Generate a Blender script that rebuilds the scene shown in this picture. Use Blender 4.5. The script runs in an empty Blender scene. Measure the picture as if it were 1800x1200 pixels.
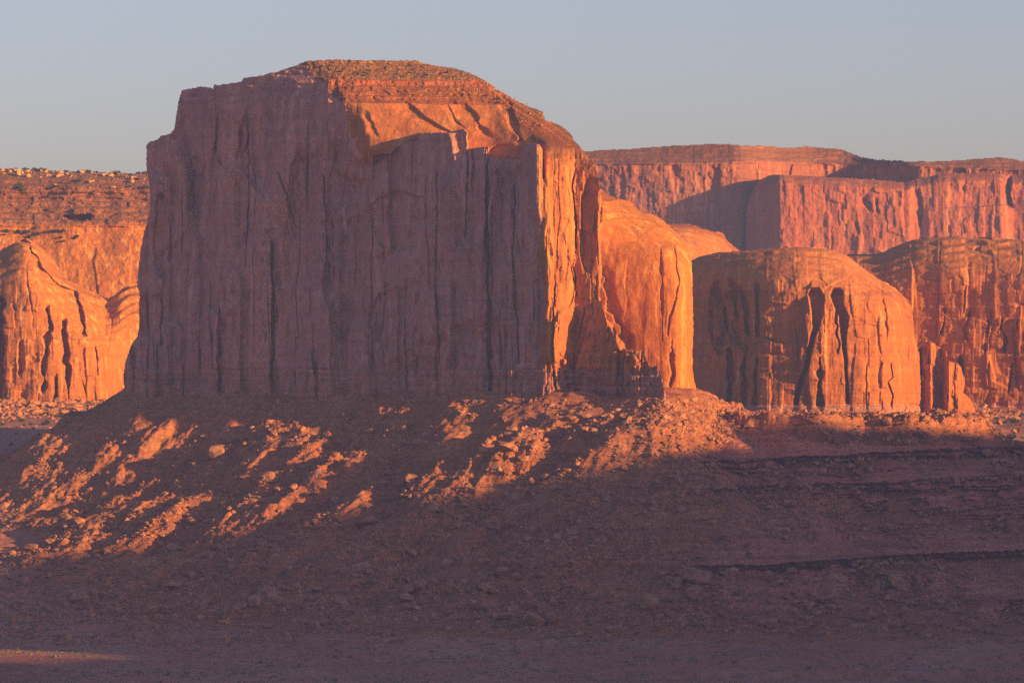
import bpy, math, random
import numpy as np

# ------------------------------------------------------------------ camera, sky, sun
sc = bpy.context.scene
col = sc.collection
FOV = math.radians(12.0)
K = math.tan(FOV / 2) / 900.0            # metres per photo pixel per metre of distance
cam_d = bpy.data.cameras.new("camera")
cam_d.sensor_fit = 'HORIZONTAL'
cam_d.angle = FOV
cam_d.clip_start = 1.0
cam_d.clip_end = 60000.0
cam = bpy.data.objects.new("camera", cam_d)
cam.rotation_euler = (math.radians(90), 0, 0)
cam.location = (0, 0, 0)
col.objects.link(cam)
sc.camera = cam

SUN_AZ = math.radians(57.0)              # to the right of the camera's back
SUN_EL = math.radians(9.6)
sx = math.sin(SUN_AZ) * math.cos(SUN_EL)
sy = -math.cos(SUN_AZ) * math.cos(SUN_EL)
sz = math.sin(SUN_EL)

world = bpy.data.worlds.new("World")
sc.world = world
world.use_nodes = True
wn = world.node_tree
bg = wn.nodes["Background"]
sky = wn.nodes.new("ShaderNodeTexSky")
sky.sky_type = 'NISHITA'
sky.sun_disc = False
sky.sun_elevation = SUN_EL
sky.sun_rotation = math.atan2(sx, sy)
sky.altitude = 1600
sky.air_density = 1.0
sky.dust_density = 3.0
sky.ozone_density = 2.7
tint = wn.nodes.new("ShaderNodeMix"); tint.data_type = 'RGBA'; tint.blend_type = 'MULTIPLY'
tint.inputs[0].default_value = 1.0
tint.inputs[7].default_value = (1.13, .83, .87, 1)        # dusk sky: white balance of the photograph
wn.links.new(sky.outputs[0], tint.inputs[6])
wn.links.new(tint.outputs[2], bg.inputs[0])
bg.inputs[1].default_value = 0.093

sun_d = bpy.data.lights.new("sun", 'SUN')
sun_d.energy = 5.0
sun_d.angle = math.radians(0.6)
sun_d.color = (1.0, 0.53, 0.12)
sun = bpy.data.objects.new("sun", sun_d)
from mathutils import Vector
sun.rotation_euler = Vector((sx, sy, sz)).to_track_quat('Z', 'Y').to_euler()
sun.location = (1500, 1500, 900)
col.objects.link(sun)

sc.view_settings.view_transform = 'Standard'
sc.view_settings.look = 'None'
sc.view_settings.gamma = 1
sc.view_settings.exposure = 1.0
sc.cycles.use_denoising = False     # a trace of grain, like the long-lens original, keeps the rock texture
sc.cycles.volume_bounces = 1
sc.cycles.max_bounces = 6
sc.cycles.diffuse_bounces = 3

# ------------------------------------------------------------------ noise
def _h(i, j, s):
    i = i.astype(np.int64) & 0xFFFFFFFF
    j = j.astype(np.int64) & 0xFFFFFFFF
    n = (i * 374761393 + j * 668265263 + s * 974634777) & 0xFFFFFFFF
    n = ((n ^ (n >> 13)) * 1274126177) & 0xFFFFFFFF
    n = ((n ^ (n >> 16)) * 2246822519) & 0xFFFFFFFF
    return ((n ^ (n >> 15)) & 0xFFFFFF) / float(0xFFFFFF)

def vn(u, v, s=0):                       # value noise, -1..1
    iu = np.floor(u); iv = np.floor(v)
    fu = u - iu; fv = v - iv
    fu = fu * fu * fu * (fu * (fu * 6 - 15) + 10)
    fv = fv * fv * fv * (fv * (fv * 6 - 15) + 10)
    a = _h(iu, iv, s); b = _h(iu + 1, iv, s); c = _h(iu, iv + 1, s); d = _h(iu + 1, iv + 1, s)
    return 2 * ((a * (1 - fu) + b * fu) * (1 - fv) + (c * (1 - fu) + d * fu) * fv) - 1

def fbm(u, v, o=4, s=0, g=0.5):
    r = 0; a = 1.0; t = 0
    for k in range(o):
        r = r + a * vn(u * 2 ** k + 17.3 * k, v * 2 ** k - 9.1 * k, s + k)
        t += a; a *= g
    return r / t

def ln_(u, v, s=0):                      # the same lattice joined by straight lines: angular outlines
    iu = np.floor(u); iv = np.floor(v); fu = u - iu; fv = v - iv
    a = _h(iu, iv, s); b = _h(iu + 1, iv, s); c = _h(iu, iv + 1, s); d = _h(iu + 1, iv + 1, s)
    return 2 * ((a * (1 - fu) + b * fu) * (1 - fv) + (c * (1 - fu) + d * fu) * fv) - 1

def lfbm(u, v, o=3, s=0):
    return sum(ln_(u * 2 ** k + 3.7 * k, v * 2 ** k - 5.3 * k, s + k) * .5 ** k for k in range(o)) / 1.75

def ss(a, b, x):
    t = np.clip((x - a) / (b - a), 0, 1)
    return t * t * (3 - 2 * t)

def slabs(u, v, w, h, s=0, warp=0.5, soft=.16):    # spalled slabs: random level per tall jittered cell, 0..1
    uu = u / w + warp * lfbm(u / (3 * w), v / (h * .6), 3, s + 50)
    i = np.floor(uu); f = uu - i
    def cell(i):
        vv = v / h + _h(i, i * 0, s + 3) * 7 + .3 * lfbm(u / w, v / h, 2, s + 70)
        j = np.floor(vv); g = vv - j
        a = _h(i, j, s); b = _h(i, j + 1, s)
        return a + (b - a) * ss(1 - soft * .6, 1, g)
    a = cell(i)
    return a + (cell(i + 1) - a) * ss(1 - soft, 1, f)

def joints(u, v, w, h, s=0, wd=.05):      # long vertical joints that start and stop, 0..1
    uu = u / w + .35 * lfbm(u / (3 * w), v / (h * .8), 4, s + 50)
    i = np.floor(uu + .5); d = np.abs(uu - i)
    on_ = ss(.0, .5, ln_(i * 3.7, v / h + i * 2.3, s + 5) + .3 * ln_(i * 1.7, v / (h * .2), s + 6))
    return (1 - ss(wd * .4, wd * (1 + 1.2 * _h(i, i * 0, s + 8)), d)) * on_

def recess(px, py, cx, cy, rx, ry, d, s=0, n=.5):
    e = ((px - cx) / rx) ** 2 + ((py - cy) / ry) ** 2 + n * lfbm(px / rx, py / rx * .6, 4, s + 33)
    return d * (1 - ss(.72, 1.0, e))

def notch(px, py, L, R, d, s=0):            # recess between two outlines, sharp on its right, sloping on its left
    j = 1.6 * lfbm(py / 12, px * 0, 3, s + 61)
    a = np.interp(py, [p[1] for p in L], [p[0] for p in L]) + j; b = np.interp(py, [p[1] for p in R], [p[0] for p in R]) + j
    m = ss(L[0][1] - 3, L[0][1] + 5, py + .004 * (px - (a + b) / 2) ** 2) * (1 - ss(L[-1][1] - 8, L[-1][1], py))
    return d * m * ss(-1, 5, px - a) * (1 - ss(-1.5, .5, px - b))

def spall(u, v, w, h, s=0, warp=0.5):    # mostly flat, a few slabs stand out or have fallen away
    a = slabs(u, v, w, h, s, warp)
    return np.clip((a - .70) / .3, 0, 1) - np.clip((.25 - a) / .25, 0, 1)

def ribs(u, v, w, h, s=0):               # rounded vertical ribs with narrow grooves, 0 at crown .. 1 in groove
    uu = u / w + .6 * fbm(u / (3 * w), v / h, 3, s + 11)
    f = uu - np.floor(uu)
    return np.abs(2 * f - 1) ** 3 * (.3 + .7 * _h(np.floor(uu), np.floor(uu) * 0, s))

def stairs(z, h, c, w=0.25):             # turns a linear setback c*z into steps
    f = z / h - np.floor(z / h)
    return c * h * (ss(1 - w, 1, f) - f)

# ------------------------------------------------------------------ helpers
def smi(px, xs, ys, w=9.0):              # piecewise-linear plan with its corners rounded over about w pixels
    return sum(np.interp(px + d * w, xs, ys) * g for d, g in ((-1.3, .12), (-.75, .2), (-.25, .18), (.25, .18), (.75, .2), (1.3, .12)))

def tab(px, py, rows, w=0):
    ys = [r[0] for r in rows]
    vals = [smi(px, [k[0] for k in r[1]], [k[1] for k in r[1]], w) for r in rows]
    out = np.array(vals[0])
    for k in range(len(rows) - 1):
        t = np.clip((py - ys[k]) / (ys[k + 1] - ys[k]), 0, 1)
        out = np.where(py >= ys[k], vals[k] * (1 - t) + vals[k + 1] * t, out)
    return out

def inside(px, py, poly):
    r = np.zeros(px.shape, bool)
    n = len(poly)
    for i in range(n):
        x1, y1 = poly[i]; x2, y2 = poly[(i + 1) % n]
        if y1 == y2: continue
        c = ((y1 > py) != (y2 > py)) & (px < (x2 - x1) * (py - y1) / (y2 - y1) + x1)
        r ^= c
    return r

def line(px, pts):
    return np.interp(px, [p[0] for p in pts], [p[1] for p in pts])

def crack(px, py, pts, width, depth, jag=2.0, s=0, side=0.0):
    """groove following a polyline given top to bottom; side>0 leaves the left flank gentle"""
    ys = [p[1] for p in pts]
    rg = np.random.default_rng(1000 + s)
    ky = np.concatenate([[0], np.cumsum(rg.uniform(5, 26, 60))]) + ys[0] - 30
    cx = np.interp(py, ys, [p[0] for p in pts]) + np.interp(py, ky, rg.normal(0, jag * .55, 61)) + .5 * fbm(py / 5, px * 0, 2, 200 + s)
    w = width * np.clip(.8 + np.interp(py, ky + 7, rg.normal(0, .35, 61)) + .3 * fbm(py / 7., px / 9., 3, 300 + s, .65), .12, 1.5)
    t = ss(ys[0] - 6, ys[0] + 10, py) * (1 - ss(ys[-1] - 8, ys[-1] + 4, py))
    d = (px - cx) / w
    prof = np.where(d > 0, 1 - ss(.5, 1.0, d), 1 - ss(.5, 1.0 + side, -d))
    return depth * prof * t

def custom(o, label=None, cat=None, group=None, kind=None):
    if label: o['label'] = label
    if cat: o['category'] = cat
    if group: o['group'] = group
    if kind: o['kind'] = kind
    return o

def mesh_from(name, V, F, mat, parent=None, smooth=True):
    """V (n,3) float, F (m,3|4) int"""
    me = bpy.data.meshes.new(name)
    used = np.unique(F)
    remap = np.full(len(V), -1, np.int64); remap[used] = np.arange(len(used))
    V = V[used]; F = remap[F]
    base = np.zeros(3)
    o = bpy.data.objects.new(name, me)
    if parent is not None:
        o.parent = parent
        V = V - np.array(parent.location)
    n = F.shape[1]
    me.vertices.add(len(V)); me.vertices.foreach_set("co", V.astype(np.float32).ravel())
    me.loops.add(F.size); me.loops.foreach_set("vertex_index", F.astype(np.int32).ravel())
    me.polygons.add(len(F))
    me.polygons.foreach_set("loop_start", np.arange(0, F.size, n, dtype=np.int32))
    me.polygons.foreach_set("use_smooth", np.full(len(F), smooth))
    me.update(calc_edges=True)
    me.materials.append(mat)
    col.objects.link(o)
    return o

def thing(name, loc, label, cat, group=None):
    e = bpy.data.objects.new(name, None)
    e.empty_display_size = 20
    e.location = loc
    col.objects.link(e)
    return custom(e, label, cat, group)

def relief(box, step, depth, poly, parts, parent, back=180, rough=1.5, seed=0):
    """rock face: a fine grid over the face, its distance given by depth(px,py); closed behind.
    parts: list of (name, material, mask function)"""
    x0, y0, x1, y1 = box
    gx = np.arange(x0, x1 + step, step, dtype=float)
    gy = np.arange(y0, y1 + step, step, dtype=float)
    PX, PY = np.meshgrid(gx, gy)
    Y = depth(PX, PY)
    X = (PX - 900) * K * Y; Z = (600 - PY) * K * Y
    nx, ny = len(gx), len(gy)
    V = np.stack([X, Y, Z], -1).reshape(-1, 3)
    cxp = (PX[:-1, :-1] + step / 2); cyp = (PY[:-1, :-1] + step / 2)
    qx = cxp + rough * fbm(cxp / 9, cyp / 7, 3, seed + 400)
    qy = cyp + rough * fbm(cxp / 8, cyp / 6, 3, seed + 410)
    m = inside(qx, qy, poly)
    idx = np.arange(nx * ny).reshape(ny, nx)
    Q = np.stack([idx[:-1, :-1], idx[1:, :-1], idx[1:, 1:], idx[:-1, 1:]], -1)
    left = m.copy()
    for name, mat, fn in parts:
        sel = left & fn(cxp, cyp)
        left &= ~sel
        F = Q[sel]
        if len(F): mesh_from(name, V, F, mat, parent)
    # skirt and back: from the outline straight back, then closing in
    F = Q[m]
    E = np.concatenate([F[:, [0, 1]], F[:, [1, 2]], F[:, [2, 3]], F[:, [3, 0]]])
    key = np.sort(E, 1); kk = key[:, 0] * (nx * ny) + key[:, 1]
    u, inv, cnt = np.unique(kk, return_inverse=True, return_counts=True)
    B = E[cnt[inv] == 1]
    bv = np.unique(B); rm = np.full(nx * ny, -1, np.int64); rm[bv] = np.arange(len(bv))
    B = rm[B]; R0 = V[bv]; n = len(bv)
    cen = R0.mean(0)
    def ring(dy, sc_, drop):
        r = R0.copy(); r[:, 0] = cen[0] + (r[:, 0] - cen[0]) * sc_; r[:, 1] += dy
        r[:, 2] = cen[2] + (r[:, 2] - cen[2]) * sc_ - drop
        return r
    R = [R0, ring(back * .5, .995, 1), ring(back, .93, 4), ring(back * 1.3, .6, 10), ring(back * 1.35, .02, 20)]
    VV = np.concatenate(R); FF = []
    for k in range(len(R) - 1):
        a = B + k * n; b = B + (k + 1) * n
        FF.append(np.stack([a[:, 1], a[:, 0], b[:, 0], b[:, 1]], -1))
    mesh_from("rear_face", VV, np.concatenate(FF), parts[0][1], parent)

# ------------------------------------------------------------------ materials
def node_mat(name):
    m = bpy.data.materials.new(name); m.use_nodes = True
    nt = m.node_tree
    b = nt.nodes["Principled BSDF"]
    b.inputs["Roughness"].default_value = 0.95
    b.inputs["Specular IOR Level"].default_value = 0.12
    return m, nt, b

class NT:
    def __init__(s, nt): s.nt = nt; s.pos = nt.nodes.new("ShaderNodeNewGeometry").outputs["Position"]
    def mapv(s, sc_, loc=(0, 0, 0)):
        n = s.nt.nodes.new("ShaderNodeMapping"); n.inputs["Scale"].default_value = sc_
        n.inputs["Location"].default_value = loc
        s.nt.links.new(s.pos, n.inputs["Vector"]); return n.outputs[0]
    def noise(s, sc_, detail=5, rough=.55, dist=0, loc=(0, 0, 0)):
        n = s.nt.nodes.new("ShaderNodeTexNoise"); n.inputs["Scale"].default_value = 1
        n.inputs["Detail"].default_value = detail; n.inputs["Roughness"].default_value = rough
        n.inputs["Distortion"].default_value = dist
        s.nt.links.new(s.mapv(sc_, loc), n.inputs["Vector"]); return n.outputs["Fac"]
    def ramp(s, fac, stops):
        n = s.nt.nodes.new("ShaderNodeValToRGB")
        e = n.color_ramp.elements
        while len(e) < len(stops): e.new(.5)
        for k, (p, c) in enumerate(stops):
            e[k].position = p
            e[k].color = (c, c, c, 1) if isinstance(c, (int, float)) else (*c, 1)
        s.nt.links.new(fac, n.inputs[0]); return n.outputs[0]
    def mix(s, fac, a, b, mode='MIX'):
        n = s.nt.nodes.new("ShaderNodeMix"); n.data_type = 'RGBA'; n.blend_type = mode
        n.clamp_factor = True
        for inp, v in ((n.inputs[0], fac), (n.inputs[6], a), (n.inputs[7], b)):
            if isinstance(v, (int, float)): inp.default_value = v
            elif isinstance(v, tuple): inp.default_value = (*v, 1)
            else: s.nt.links.new(v, inp)
        return n.outputs[2]
    def bump(s, b, h, dist, strength=1.0):
        n = s.nt.nodes.new("ShaderNodeBump"); n.inputs["Distance"].default_value = dist
        n.inputs["Strength"].default_value = strength
        s.nt.links.new(h, n.inputs["Height"]); s.nt.links.new(n.outputs[0], b.inputs["Normal"])

def cliff_mat(name, base, pale, dark, streak=1.0, varn=.6, strata=.35, bump=1.2, pale_amt=(.5, .72)):
    m, nt, b = node_mat(name); t = NT(nt)
    big = t.noise((.012, .012, .009), 4)
    c = t.mix(t.ramp(big, [(.35, 0.), (.65, 1.)]), base, tuple(x * .8 for x in base))
    st = t.noise((.16 * streak, .16 * streak, .007), 6, .6)
    c = t.mix(t.ramp(st, [(pale_amt[0], 0.), (pale_amt[1], 1.)]), c, pale)
    vr = t.noise((.09 * streak, .09 * streak, .006), 5, .6, 0, (31, 7, 3))
    bigv = t.ramp(t.noise((.02, .02, .012), 3, .5, 0, (5, 9, 1)), [(.42, 0.), (.6, 1.)])
    f = t.mix(1.0, t.ramp(vr, [(.46, 0.), (.62, varn)]), bigv, 'MULTIPLY')
    c = t.mix(f, c, dark)
    bd = t.noise((.004, .004, .22), 5, .65, .0, (1, 2, 3))
    c = t.mix(strata, c, t.ramp(bd, [(.3, .55), (.5, 1.), (.7, 1.35)]), 'MULTIPLY')
    gr = t.noise((.5, .5, .35), 4, .7)
    c = t.mix(.35, c, t.ramp(gr, [(.25, .6), (.75, 1.4)]), 'MULTIPLY')
    g2 = t.noise((.20, .20, .11), 5, .72, .4, (13, 1, 5))
    c = t.mix(.6, c, t.ramp(g2, [(.32, .55), (.5, 1.), (.68, 1.4)]), 'MULTIPLY')
    nt.links.new(c, b.inputs["Base Color"])
    h = t.mix(.5, t.noise((.6, .6, .3), 6, .7), t.noise((.4, .4, .05), 5, .65, 0, (9, 9, 9)))
    t.bump(b, h, bump)
    return m

def strata_mat(name, a, bcol, pale, green, g_amt=.35, freq=.35):
    """bedded slopes with scree and dry shrubs"""
    m, nt, b = node_mat(name); t = NT(nt)
    bd = t.noise((.006, .006, freq), 5, .7, .0)
    c = t.ramp(bd, [(.3, bcol), (.45, a), (.55, tuple(x * .75 for x in a)), (.68, tuple(min(1, x * 1.4) for x in a))])
    sp = t.noise((.35, .35, .5), 5, .75)
    c = t.mix(t.ramp(sp, [(.56, 0.), (.64, 1.)]), c, pale)
    gn = t.noise((.22, .22, .3), 5, .75, 0, (40, 3, 8))
    c = t.mix(t.ramp(gn, [(.62 - g_amt * .3, 0.), (.70 - g_amt * .2, .9)]), c, green)
    gr = t.noise((.9, .9, .9), 4, .7)
    c = t.mix(.45, c, t.ramp(gr, [(.25, .5), (.75, 1.5)]), 'MULTIPLY')
    nt.links.new(c, b.inputs["Base Color"])
    t.bump(b, t.noise((.7, .7, 1.2), 6, .75), 1.5)
    return m

RED = (.40, .145, .062); ORG = (.50, .20, .085); PALE = (.66, .34, .15); VARN = (.17, .075, .05)
M_wall = cliff_mat("cliff_rock", (.55, .25, .19), (.66, .35, .27), (.34, .19, .18), streak=.7, varn=.7, strata=.25, pale_amt=(.5, .72))  # bluer than the sunlit rock: the purple of the shade put into the colour
M_slick = cliff_mat("slickrock", (.52, .18, .055), (.62, .27, .08), (.30, .10, .04), streak=.6, varn=.35, strata=.2, bump=.5)
M_cap = strata_mat("cap_strata", (.42, .13, .045), (.26, .08, .035), (.62, .33, .13), (.17, .13, .05), .25)
M_top = strata_mat("cap_scree", (.40, .16, .07), (.26, .10, .045), (.56, .34, .16), (.15, .12, .055), .45)
M_red = cliff_mat('red_cap_cliff', (.46, .135, .05), (.56, .20, .08), (.24, .08, .04), varn=.4, strata=.6, bump=1.5)
M_base = cliff_mat("basal_beds", (.52, .22, .15), (.62, .32, .22), (.30, .15, .13), strata=.7, bump=1.5)
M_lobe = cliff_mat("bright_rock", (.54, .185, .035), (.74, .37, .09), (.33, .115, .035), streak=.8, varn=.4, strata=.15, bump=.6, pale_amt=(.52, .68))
M_dome = cliff_mat("dome_rock", (.48, .155, .035), (.64, .28, .08), (.24, .09, .04), varn=.6, strata=.38, pale_amt=(.54, .70))
M_far = cliff_mat("far_rock", (.34, .115, .06), (.50, .22, .11), (.19, .08, .055), varn=.6, strata=.35, streak=.55)
M_farp = cliff_mat("far_pale_rock", (.42, .12, .045), (.58, .24, .09), (.25, .09, .05), varn=.5, strata=.25, streak=.3, pale_amt=(.5, .72))
M_fartop = strata_mat("far_scree", (.30, .11, .06), (.23, .085, .05), (.42, .21, .12), (.13, .11, .06), .35, .07)
M_lefttop = strata_mat("left_scree", (.40, .14, .06), (.25, .09, .045), (.60, .36, .16), (.13, .12, .055), .4, .3)
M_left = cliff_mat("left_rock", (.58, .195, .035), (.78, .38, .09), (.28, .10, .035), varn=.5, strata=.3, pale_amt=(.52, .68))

# ------------------------------------------------------------------ main butte
def W(px):                                # plan of the cliff foot: recedes to the left, corner at 950
    return np.interp(px, [150, 930, 945, 958, 985, 1004, 1012, 1052, 1062, 1090, 1180],
                     [4346, 4010, 3999, 3996, 3999, 4004, 4012, 4003, 4004, 4020, 4040])

CAP_ROWS = [
    (100, [(200, 4372), (430, 4260), (545, 4218), (600, 4212), (740, 4214), (860, 4225), (1060, 4260)]),
    (140, [(200, 4342), (430, 4236), (585, 4172), (640, 4168), (860, 4160), (950, 4165), (1060, 4190)]),
    (180, [(200, 4330), (430, 4226), (608, 4143), (660, 4140), (860, 4130), (950, 4116), (1060, 4130)]),
    (232, [(200, 4326), (430, 4222), (630, 4128), (700, 4122), (860, 4108), (950, 4082), (1060, 4075)]),
    (275, [(200, 4325), (430, 4222), (655, 4124), (700, 4112), (860, 4094), (930, 4066), (960, 4030), (1060, 4022)]),
    (315, [(200, 4324), (430, 4222), (655, 4126), (700, 4110), (860, 4088), (930, 4060), (962, 4000), (1000, 4006), (1012, 4026), (1055, 3998), (1070, 4008)]),
]
RIM = [(640, 290), (655, 274), (662, 273), (688, 270), (698, 258), (716, 252), (734, 247), (738, 235), (760, 233),
       (800, 233), (816, 227), (821, 232), (823, 262), (840, 260), (858, 258), (860, 276), (880, 278), (905, 280),
       (917, 279), (921, 258), (930, 253), (948, 254), (953, 262), (956, 300)]

def main_depth(px, py):
    pw = px - np.interp(py, [255, 330, 420, 500, 600, 700], [0, 1, 11, 19, 15, 7]) * ss(860, 948, px) * (1 - ss(978, 1006, px)) + (7 * lfbm(py / 46, px / 80, 3, 17) + 2 * lfbm(py / 9, px / 40, 2, 19)) * ss(880, 940, px) * (1 - ss(1040, 1056, px))
    W0 = W(pw)
    capm = (py < 315) & ~((px > 655) & (px < 954) & (py > line(px, RIM)))
    ct = tab(px, py, CAP_ROWS, 7)
    tb = ss(245, 312, py) * (1 - ss(636, 656, px) * (1 - ss(950, 960, px)))
    base = np.where(capm, ct * (1 - tb) + W0 * tb, W0)
    u = (px - 600) * .467 * 1.28; v = (600 - py) * .467
    # wall relief
    wl = np.where(px < 945, 1.0, .45)
    hm = 1.0 - .5 * ss(560, 300, py) * 0
    r = 9 * (fbm(u / 70, v / 260, 3, 3)) \
        + 16 * (slabs(u, v, 60, 150, 5, .35, .2) - .5) + 9 * (slabs(u, v, 27, 80, 7, .45, .16) - .5) \
        + 3.6 * (slabs(u, v, 13, 40, 9, .5, .22) - .5) * (.3 + 1.1 * ss(-.3, .4, fbm(u / 50, v / 60, 2, 35))) + 1.8 * spall(u, v, 6, 16, 12, .4) \
        + 5 * joints(u, v, 34, 110, 13, .035) + 2.4 * joints(u, v, 15, 50, 15, .04) \
        + 2.4 * fbm(u / 12, v / 26, 4, 30) + .8 * fbm(u / 3, v / 4, 3, 31)
    up = ss(330, 150, py)                 # smoother, bedded top of the wall
    r = r * (1 - .35 * up) * wl
    v2 = v + 1.2 * fbm(u / 40, v / 30, 3, 44)
    r = r + up * 1.1 * (slabs(u, v2, 60, 5.5, 33, .2) - .5) * wl
    # buttress foot: wider toward the base left of the corner
    r = r - 9 * ss(480, 690, py) * (.5 + .5 * fbm(u / 30, v * 0, 2, 61)) * (px < 700)
    # bed under the cliff: stepped out blocky ledges
    bb = ss(646, 650, py)
    step_out = -(3.0 * ss(648, 651, py) + 2.5 * ss(668, 671, py) + 2 * ss(688, 690, py))
    blk = 2.6 * (slabs(u, v2, 7, 9, 71, .35) - .5) + 1.6 * (slabs(u, v2, 3.0, 4.0, 73, .4) - .5) + 1.2 * ribs(u, v, 9, 30, 77)
    r = r * (1 - .5 * bb) + step_out + bb * blk
    wall = base + r
    lit_ = ss(948, 958, px) * (1 - ss(1050, 1062, px))
    wall = wall + lit_ * (3.6 * (slabs(u, v, 14, 30, 181, .5, .08) - .5) + 1.2 * (slabs(u, v, 6, 15, 183, .5, .08) - .5) + 1.6 * joints(u, v, 12, 40, 185, .04))
    # lit lower right: broken columns
    q = ss(950, 965, px) * ss(600, 640, py)
    wall = wall + q * (4.5 * (slabs(u, v, 8, 40, 81, .4) - .5) + 3.0 * spall(u, v, 3.6, 12, 83, .4))
    # protruding fin: dark triangle with its crest along the right outline
    crest = np.interp(py, [528, 545, 575, 612, 640, 700, 740], [1056, 1060, 1072, 1088, 1102, 1130, 1150])
    lft = np.interp(py, [528, 560, 600, 640, 690, 740], [1052, 1040, 1026, 1012, 1004, 1000])
    t = np.clip((px - lft) / np.maximum(crest - lft, 1), 0, 1)
    hgt = np.interp(py, [526, 560, 610, 690, 740], [2, 18, 32, 48, 54])
    fin = 4004 - t * hgt + 3.0 * (slabs(u, v, 7, 16, 87, .5) - .5) + 2.0 * (slabs(u, v, 3, 5, 88, .4) - .5) + \
        np.where(px > crest, (px - crest) * .12, 0)
    fin = fin + stairs(v, 9, .5) * ss(600, 640, py)
    # dark stack in front of the fin's right end
    stack = ss(1082, 1088, px) * ss(614, 618, py)
    fin = fin + stack * (4 * (slabs(u, v, 4.5, 11, 92, .3, .12) - .5) + 5 * joints(u, v, 9, 20, 94, .06) + 6 - .46 * (px - 1085)) + stack * 5 * (slabs(u, v, 9, 40, 91, .4) - .5)
    wall = np.where((py > 528) & (px > lft), np.minimum(wall, fin), wall)
    # cracks in the wall
    cr = 0
    for k, (pts, w_, d_) in enumerate([
        ([(858, 262), (856, 420), (858, 560), (862, 700)], 5, 16),
        ([(822, 232), (822, 300), (818, 420)], 2.0, 8),
        ([(905, 330), (902, 450), (912, 640)], 2.2, 8),
        ([(478, 425), (480, 560), (476, 680)], 3.4, 12),
        ([(435, 240), (438, 330), (432, 470)], 1.6, 7),
        ([(428, 140), (430, 185), (438, 240), (430, 270)], 3.0, 6),
        ([(376, 150), (377, 200)], 1.6, 5),
        ([(342, 300), (332, 370)], 5, 10),
        ([(286, 520), (284, 610)], 3, 9),
        ([(384, 540), (386, 690)], 3.4, 10),
        ([(570, 310), (574, 440), (578, 500)], 1.8, 8),
        ([(584, 385), (586, 490)], 1.6, 7),
        ([(490, 300), (505, 350), (520, 400)], 2.4, 6),
        ([(768, 300), (766, 480), (772, 640)], 1.6, 6),
        ([(655, 380), (652, 560), (656, 640)], 1.6, 6),
        ([(712, 560), (716, 690)], 1.8, 7),
        ([(552, 610), (552, 660)], 4, 7),
        ([(1011, 300), (1006, 330), (1013, 400), (1010, 470), (1014, 520)], 2.0, 12),
        ([(1003, 462), (1010, 500), (1000, 540)], 1.6, 6),
        ([(975, 500), (970, 600), (978, 690)], 1.8, 7),
        ([(1028, 540), (1015, 600)], 2.0, 5),
    ]):
        cr = cr + crack(px, py, pts, w_, d_, 2.2, k)
    wall = wall + .7 * cr
    # columns standing out of the foot of the wall, rounded at the top
    for k, (x0, x1, yt, d_) in enumerate([(438, 477, 412, 11), (353, 386, 535, 9), (396, 424, 470, 7), (287, 322, 560, 9), (322, 352, 400, 6), (520, 553, 612, 8), (560, 582, 520, 5),
                                          (238, 276, 585, 8), (262, 300, 300, 7), (610, 650, 560, 5), (668, 700, 480, 4), (735, 766, 500, 5), (800, 850, 420, 5), (866, 900, 300, 4), (870, 888, 560, 5), (490, 520, 640, 5)]):
        j = 2.2 * lfbm(py / 24, px * 0, 3, 650 + k)
        f = (px + j - x0) / (x1 - x0); c_ = 1 - (2 * f - 1) ** 2
        tp = ss(-2, 12, py - yt - 16 * np.abs(2 * f - 1) ** 2 - 5 * lfbm(px / 9, py * 0, 2, 670 + k))
        wall = wall - d_ * tp * ss(-.04, .06, f) * (1 - ss(.94, 1.04, f)) * (.72 + .28 * np.clip(c_, 0, 1))
    for k, (cx, cy, rx, ry, d_) in enumerate([(456, 262, 34, 90, 9), (398, 245, 24, 50, 6), (598, 430, 30, 170, 7), (530, 345, 26, 85, 6), (880, 470, 20, 170, 5), (345, 330, 16, 60, 6), (690, 560, 40, 60, 5), (285, 420, 18, 80, 6)]):
        wall = wall + recess(px, py, cx, cy, rx, ry, d_, 700 + 9 * k, .6)
    wall = wall - 3 * ss(372, 377, px) * (1 - ss(424, 430, px)) * (1 - ss(198, 201, py + .08 * (px - 376)))
    # the tall dark pillar at the corner
    pil = ss(918, 926, px) * (1 - ss(946, 956, px)) * ss(252, 262, py)
    wall = wall - 5 * pil * (1 - ss(420, 560, py))
    # arches and spalls high on the shaded wall
    for (cx, cy, rx, ry, d) in [(705, 390, 60, 55, 4), (640, 470, 45, 110, 3), (370, 250, 60, 70, 5), (520, 215, 60, 40, 3),
                                (1034, 400, 16, 95, 3), (790, 470, 30, 150, 2.5)]:
        e = ((px - cx) / rx) ** 2 + ((py - cy) / ry) ** 2 + .35 * fbm(px / 22, py / 30, 3, int(cx))
        wall = wall + d * (1 - ss(.8, 1.0, e))
    # cap relief
    vv = v2 + .8 * fbm(u / 16, v / 5, 3, 93)
    bed = ss(186, 178, py)
    topm = ss(142, 134, py)
    rc = (1 - bed) * (1.6 * fbm(u / 30, v / 26, 4, 95) + .5 * fbm(u / 6, v / 6, 4, 96)) \
        + bed * (stairs(vv, 4.2, 1.0, .3) * (.6 + .6 * vn(u / 25, vv / 4, 94)) + .6 * stairs(vv, 1.9, .8, .3)
                 + 2.2 * (slabs(u, vv, 17, 5, 97, .6) - .5) + 1.4 * fbm(u / 12, vv / 7, 4, 98) + .8 * spall(u, vv, 4, 2.2, 98, .6))
    rc = rc + (1 - np.clip(topm, 0, 1)) * bed * 1.5 + 1.2 * topm * fbm(u / 5, v / 3, 4, 99)
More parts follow.
